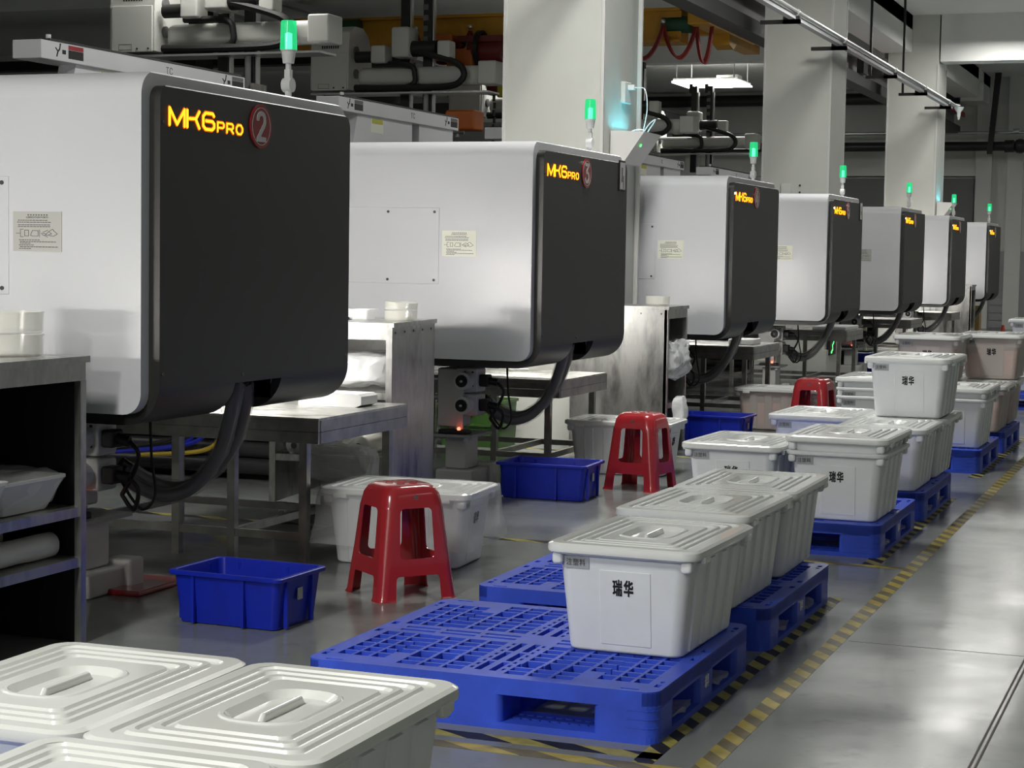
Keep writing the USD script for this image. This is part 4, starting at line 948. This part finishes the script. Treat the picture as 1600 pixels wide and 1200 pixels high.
obj('trolley_frame', box(.05, -.2, .0, .62, .2, .07), 'hoist_red', hs, False)
obj('hook_block', rbox(.42, -.16, -.62, .56, -.02, -.42, .02), 'hoist_red', hs)
obj('pendant', rbox(.60, -.28, -.66, .70, -.2, -.36, .015), 'sticker_yellow', hs)
obj('pendant_cable', tube(spline([(.65, -.24, -.36), (.66, -.24, -.2), (.70, -.2, .1)]), .01, 6), 'cable_red', hs)
for k in range(9): obj('chain_link', cyl((.50, -.1+(.012 if k % 2 else -.012), -.62-k*.085), (.50, -.1+(.012 if k % 2 else -.012), -.69-k*.085), .018, seg=8), 'pipe_dark', hs)
for (x, lab) in ((-5.42, 'grey crane runway beam on the near side of the left bay'), (-11.15, 'grey crane runway beam on the far side of the left bay')):
    obj('runway_beam', [box(x-.10, -8, 4.16, x+.10, 39.8, 4.185), box(x-.012, -8, 4.185, x+.012, 39.8, 4.42), box(x-.10, -8, 4.42, x+.10, 39.8, 4.445)], 'grey_paint', smooth=False, label=lab, cat='beam')
obj('power_rail', [box(-5.24, -8, 4.36, -5.19, 39.8, 4.45)], 'fire_red', smooth=False, label='red conductor rail running along the bay edge, seen between columns', cat='rail')
obj('air_duct', box(-5.49, 16, 3.99, -5.25, 39.6, 4.155), 'bed_grey', smooth=False, label='dark grey duct running under the runway beam', cat='duct')
for k, y in enumerate((25.0, 28.2)):
    obj('duct_hanger', box(-5.28, y, 4.16, -5.18, y+.35, 4.5), 'frame_black', smooth=False, label='black bracket on the bay edge, %s of two' % ('nearer' if k == 0 else 'farther'), cat='bracket')

# ---------------------------------------------------------------- silver busway hung along the aisle
RX, RZ = -4.1, 3.825
t = thing('busway', 'silver lighting busway sloping away above the aisle on black brackets', 'busway', (RX, 0, RZ))
yy = np.linspace(6.0, 30.1, 12)
obj('conduit', tube([(0, y, 0) for y in yy], .030, 12), 'aluminium', t)
obj('tray', box(-.07, 6.0, -.07, .0, 30.0, -.038), 'grey_paint', t, False)
obj('conduit', tube([(-.05, y, .01) for y in np.linspace(15, 29.8, 6)], .013, 8), 'aluminium', t)
BR = [(18.6, 0), (21.05, 0), (24.45, 1), (27.05, 1), (29.5, 0), (15.6, 1), (12.7, 0)]
for y, rod in BR:
    b = obj('bracket', [box(-.36, y-.025, -.11, .04, y+.025, -.072), box(-.13, y-.025, -.11, .04, y+.025, -.04)], 'frame_black', t, False)
    obj('clamp', cyl((0, y-.025, 0), (0, y+.025, 0), .040, seg=14), 'aluminium', b)
    if rod: obj('drop_rod', box(-.32, y-.015, -.08, -.29, y+.015, 5.167-RZ), 'frame_black', b, False)
obj('end_fitting', lathe([(.013, -.20), (.028, -.13), (.034, -.08), (.07, -.03), (.08, .0), (.015, .005), (.015, .04)], 18, (.02, 30.55, .0)).apply_scale(1.0), 'plastic_white', t)
obj('end_elbow', tube(spline([(0, 30.0, 0), (0.01, 30.3, .01), (.02, 30.55, .02)]), .022, 10), 'aluminium', t)

# ---------------------------------------------------------------- pipes at the far wall
obj('black_pipe', [tm(cyl((-13, 39.2, 3.72), (4, 39.2, 3.72), .095, seg=16)), tm(cyl((-4.30, 39.2, 3.72), (-4.12, 39.2, 3.72), .125, seg=16)), tm(Manifold.sphere(.15, 16).translate([-4.0, 39.2, 3.72]))], 'pipe_dark', smooth=40, label='thick black pipe along the far wall with a flanged valve', cat='pipe')
obj('silver_pipe', [tm(cyl((-13, 39.3, 4.0), (4, 39.3, 4.0), .035, seg=12)), tm(cyl((-4.15, 39.25, 4.02), (-4.03, 39.25, 4.02), .06, seg=10))], 'aluminium', smooth=40, label='thin silver pipe along the far wall above the black pipe', cat='pipe')
obj('black_pipe', cyl((-13, 39.72, 4.75), (-5.3, 39.72, 4.75), .12, seg=14), 'pipe_dark', smooth=40, label='black pipe high on the far wall seen between the columns', cat='pipe')
obj('pipe_hanger', ext([(-4.50, 5.17), (-4.38, 5.17), (-4.52, 3.55), (-4.62, 3.55)], 38.9, 39.0, 'y'), 'frame_black', smooth=False, label='slanting black hanger carrying the far wall pipes', cat='bracket')

# ---------------------------------------------------------------- lamp under the far ceiling of the left bay
t = thing('ceiling_lamp', 'bright flat ceiling lamp hung in the far left bay', 'ceiling lamp', (-8.75, 33.0, 4.50))
obj('lamp_frame', rbox(-.60, -.55, 0, .55, .55, .05, .01), 'white_paint', t)
obj('lamp_panel', box(-.62, -.57, -.03, .57, .57, -.002), 'lamp_white', t, False)
obj('up_light', box(-.3, -.3, .052, .25, .3, .062), 'lamp_white', t, False)  # glowing panel added on top to brighten the ceiling above
for sx in (-.55, .5):
    for sy in (-.5, .5): obj('hanger_rod', cyl((sx, sy, .05), (sx, sy, .44), .012, seg=6), 'grey_paint', t)
obj('ballast', rbox(.1, -.2, .05, .5, .1, .13, .01), 'white_paint', t)
# dim kit further back in the left bay
obj('wall_post', box(-14.6, 24, 0, -14.1, 24.5, 4.9), 'frame_black', smooth=False, label='dark post far back in the left bay at the upper left', cat='post')
obj('dark_gantry', [box(-19.9, 26, 3.35, -9.9, 26.3, 3.62), box(-19.9, 26, 4.25, -12, 26.3, 4.4)], 'frame_black', smooth=False, label='dark horizontal gantry behind the nearest robot', cat='gantry')
obj('dark_hopper', [tm(lathe([(.25, 3.4), (.75, 4.2), (.75, 4.9), (.001, 4.92)], 24, (-13.2, 28, 0)))], 'frame_black', smooth=40, label='dark material hopper high in the left bay', cat='hopper')
obj('black_post', box(-11.4, 37.5, 0, -11.25, 37.7, 4.5), 'frame_black', smooth=False, label='thin black post at the back of the left bay', cat='post')
cam.GetPrim().GetAttribute('exposure').Set(EXPO)
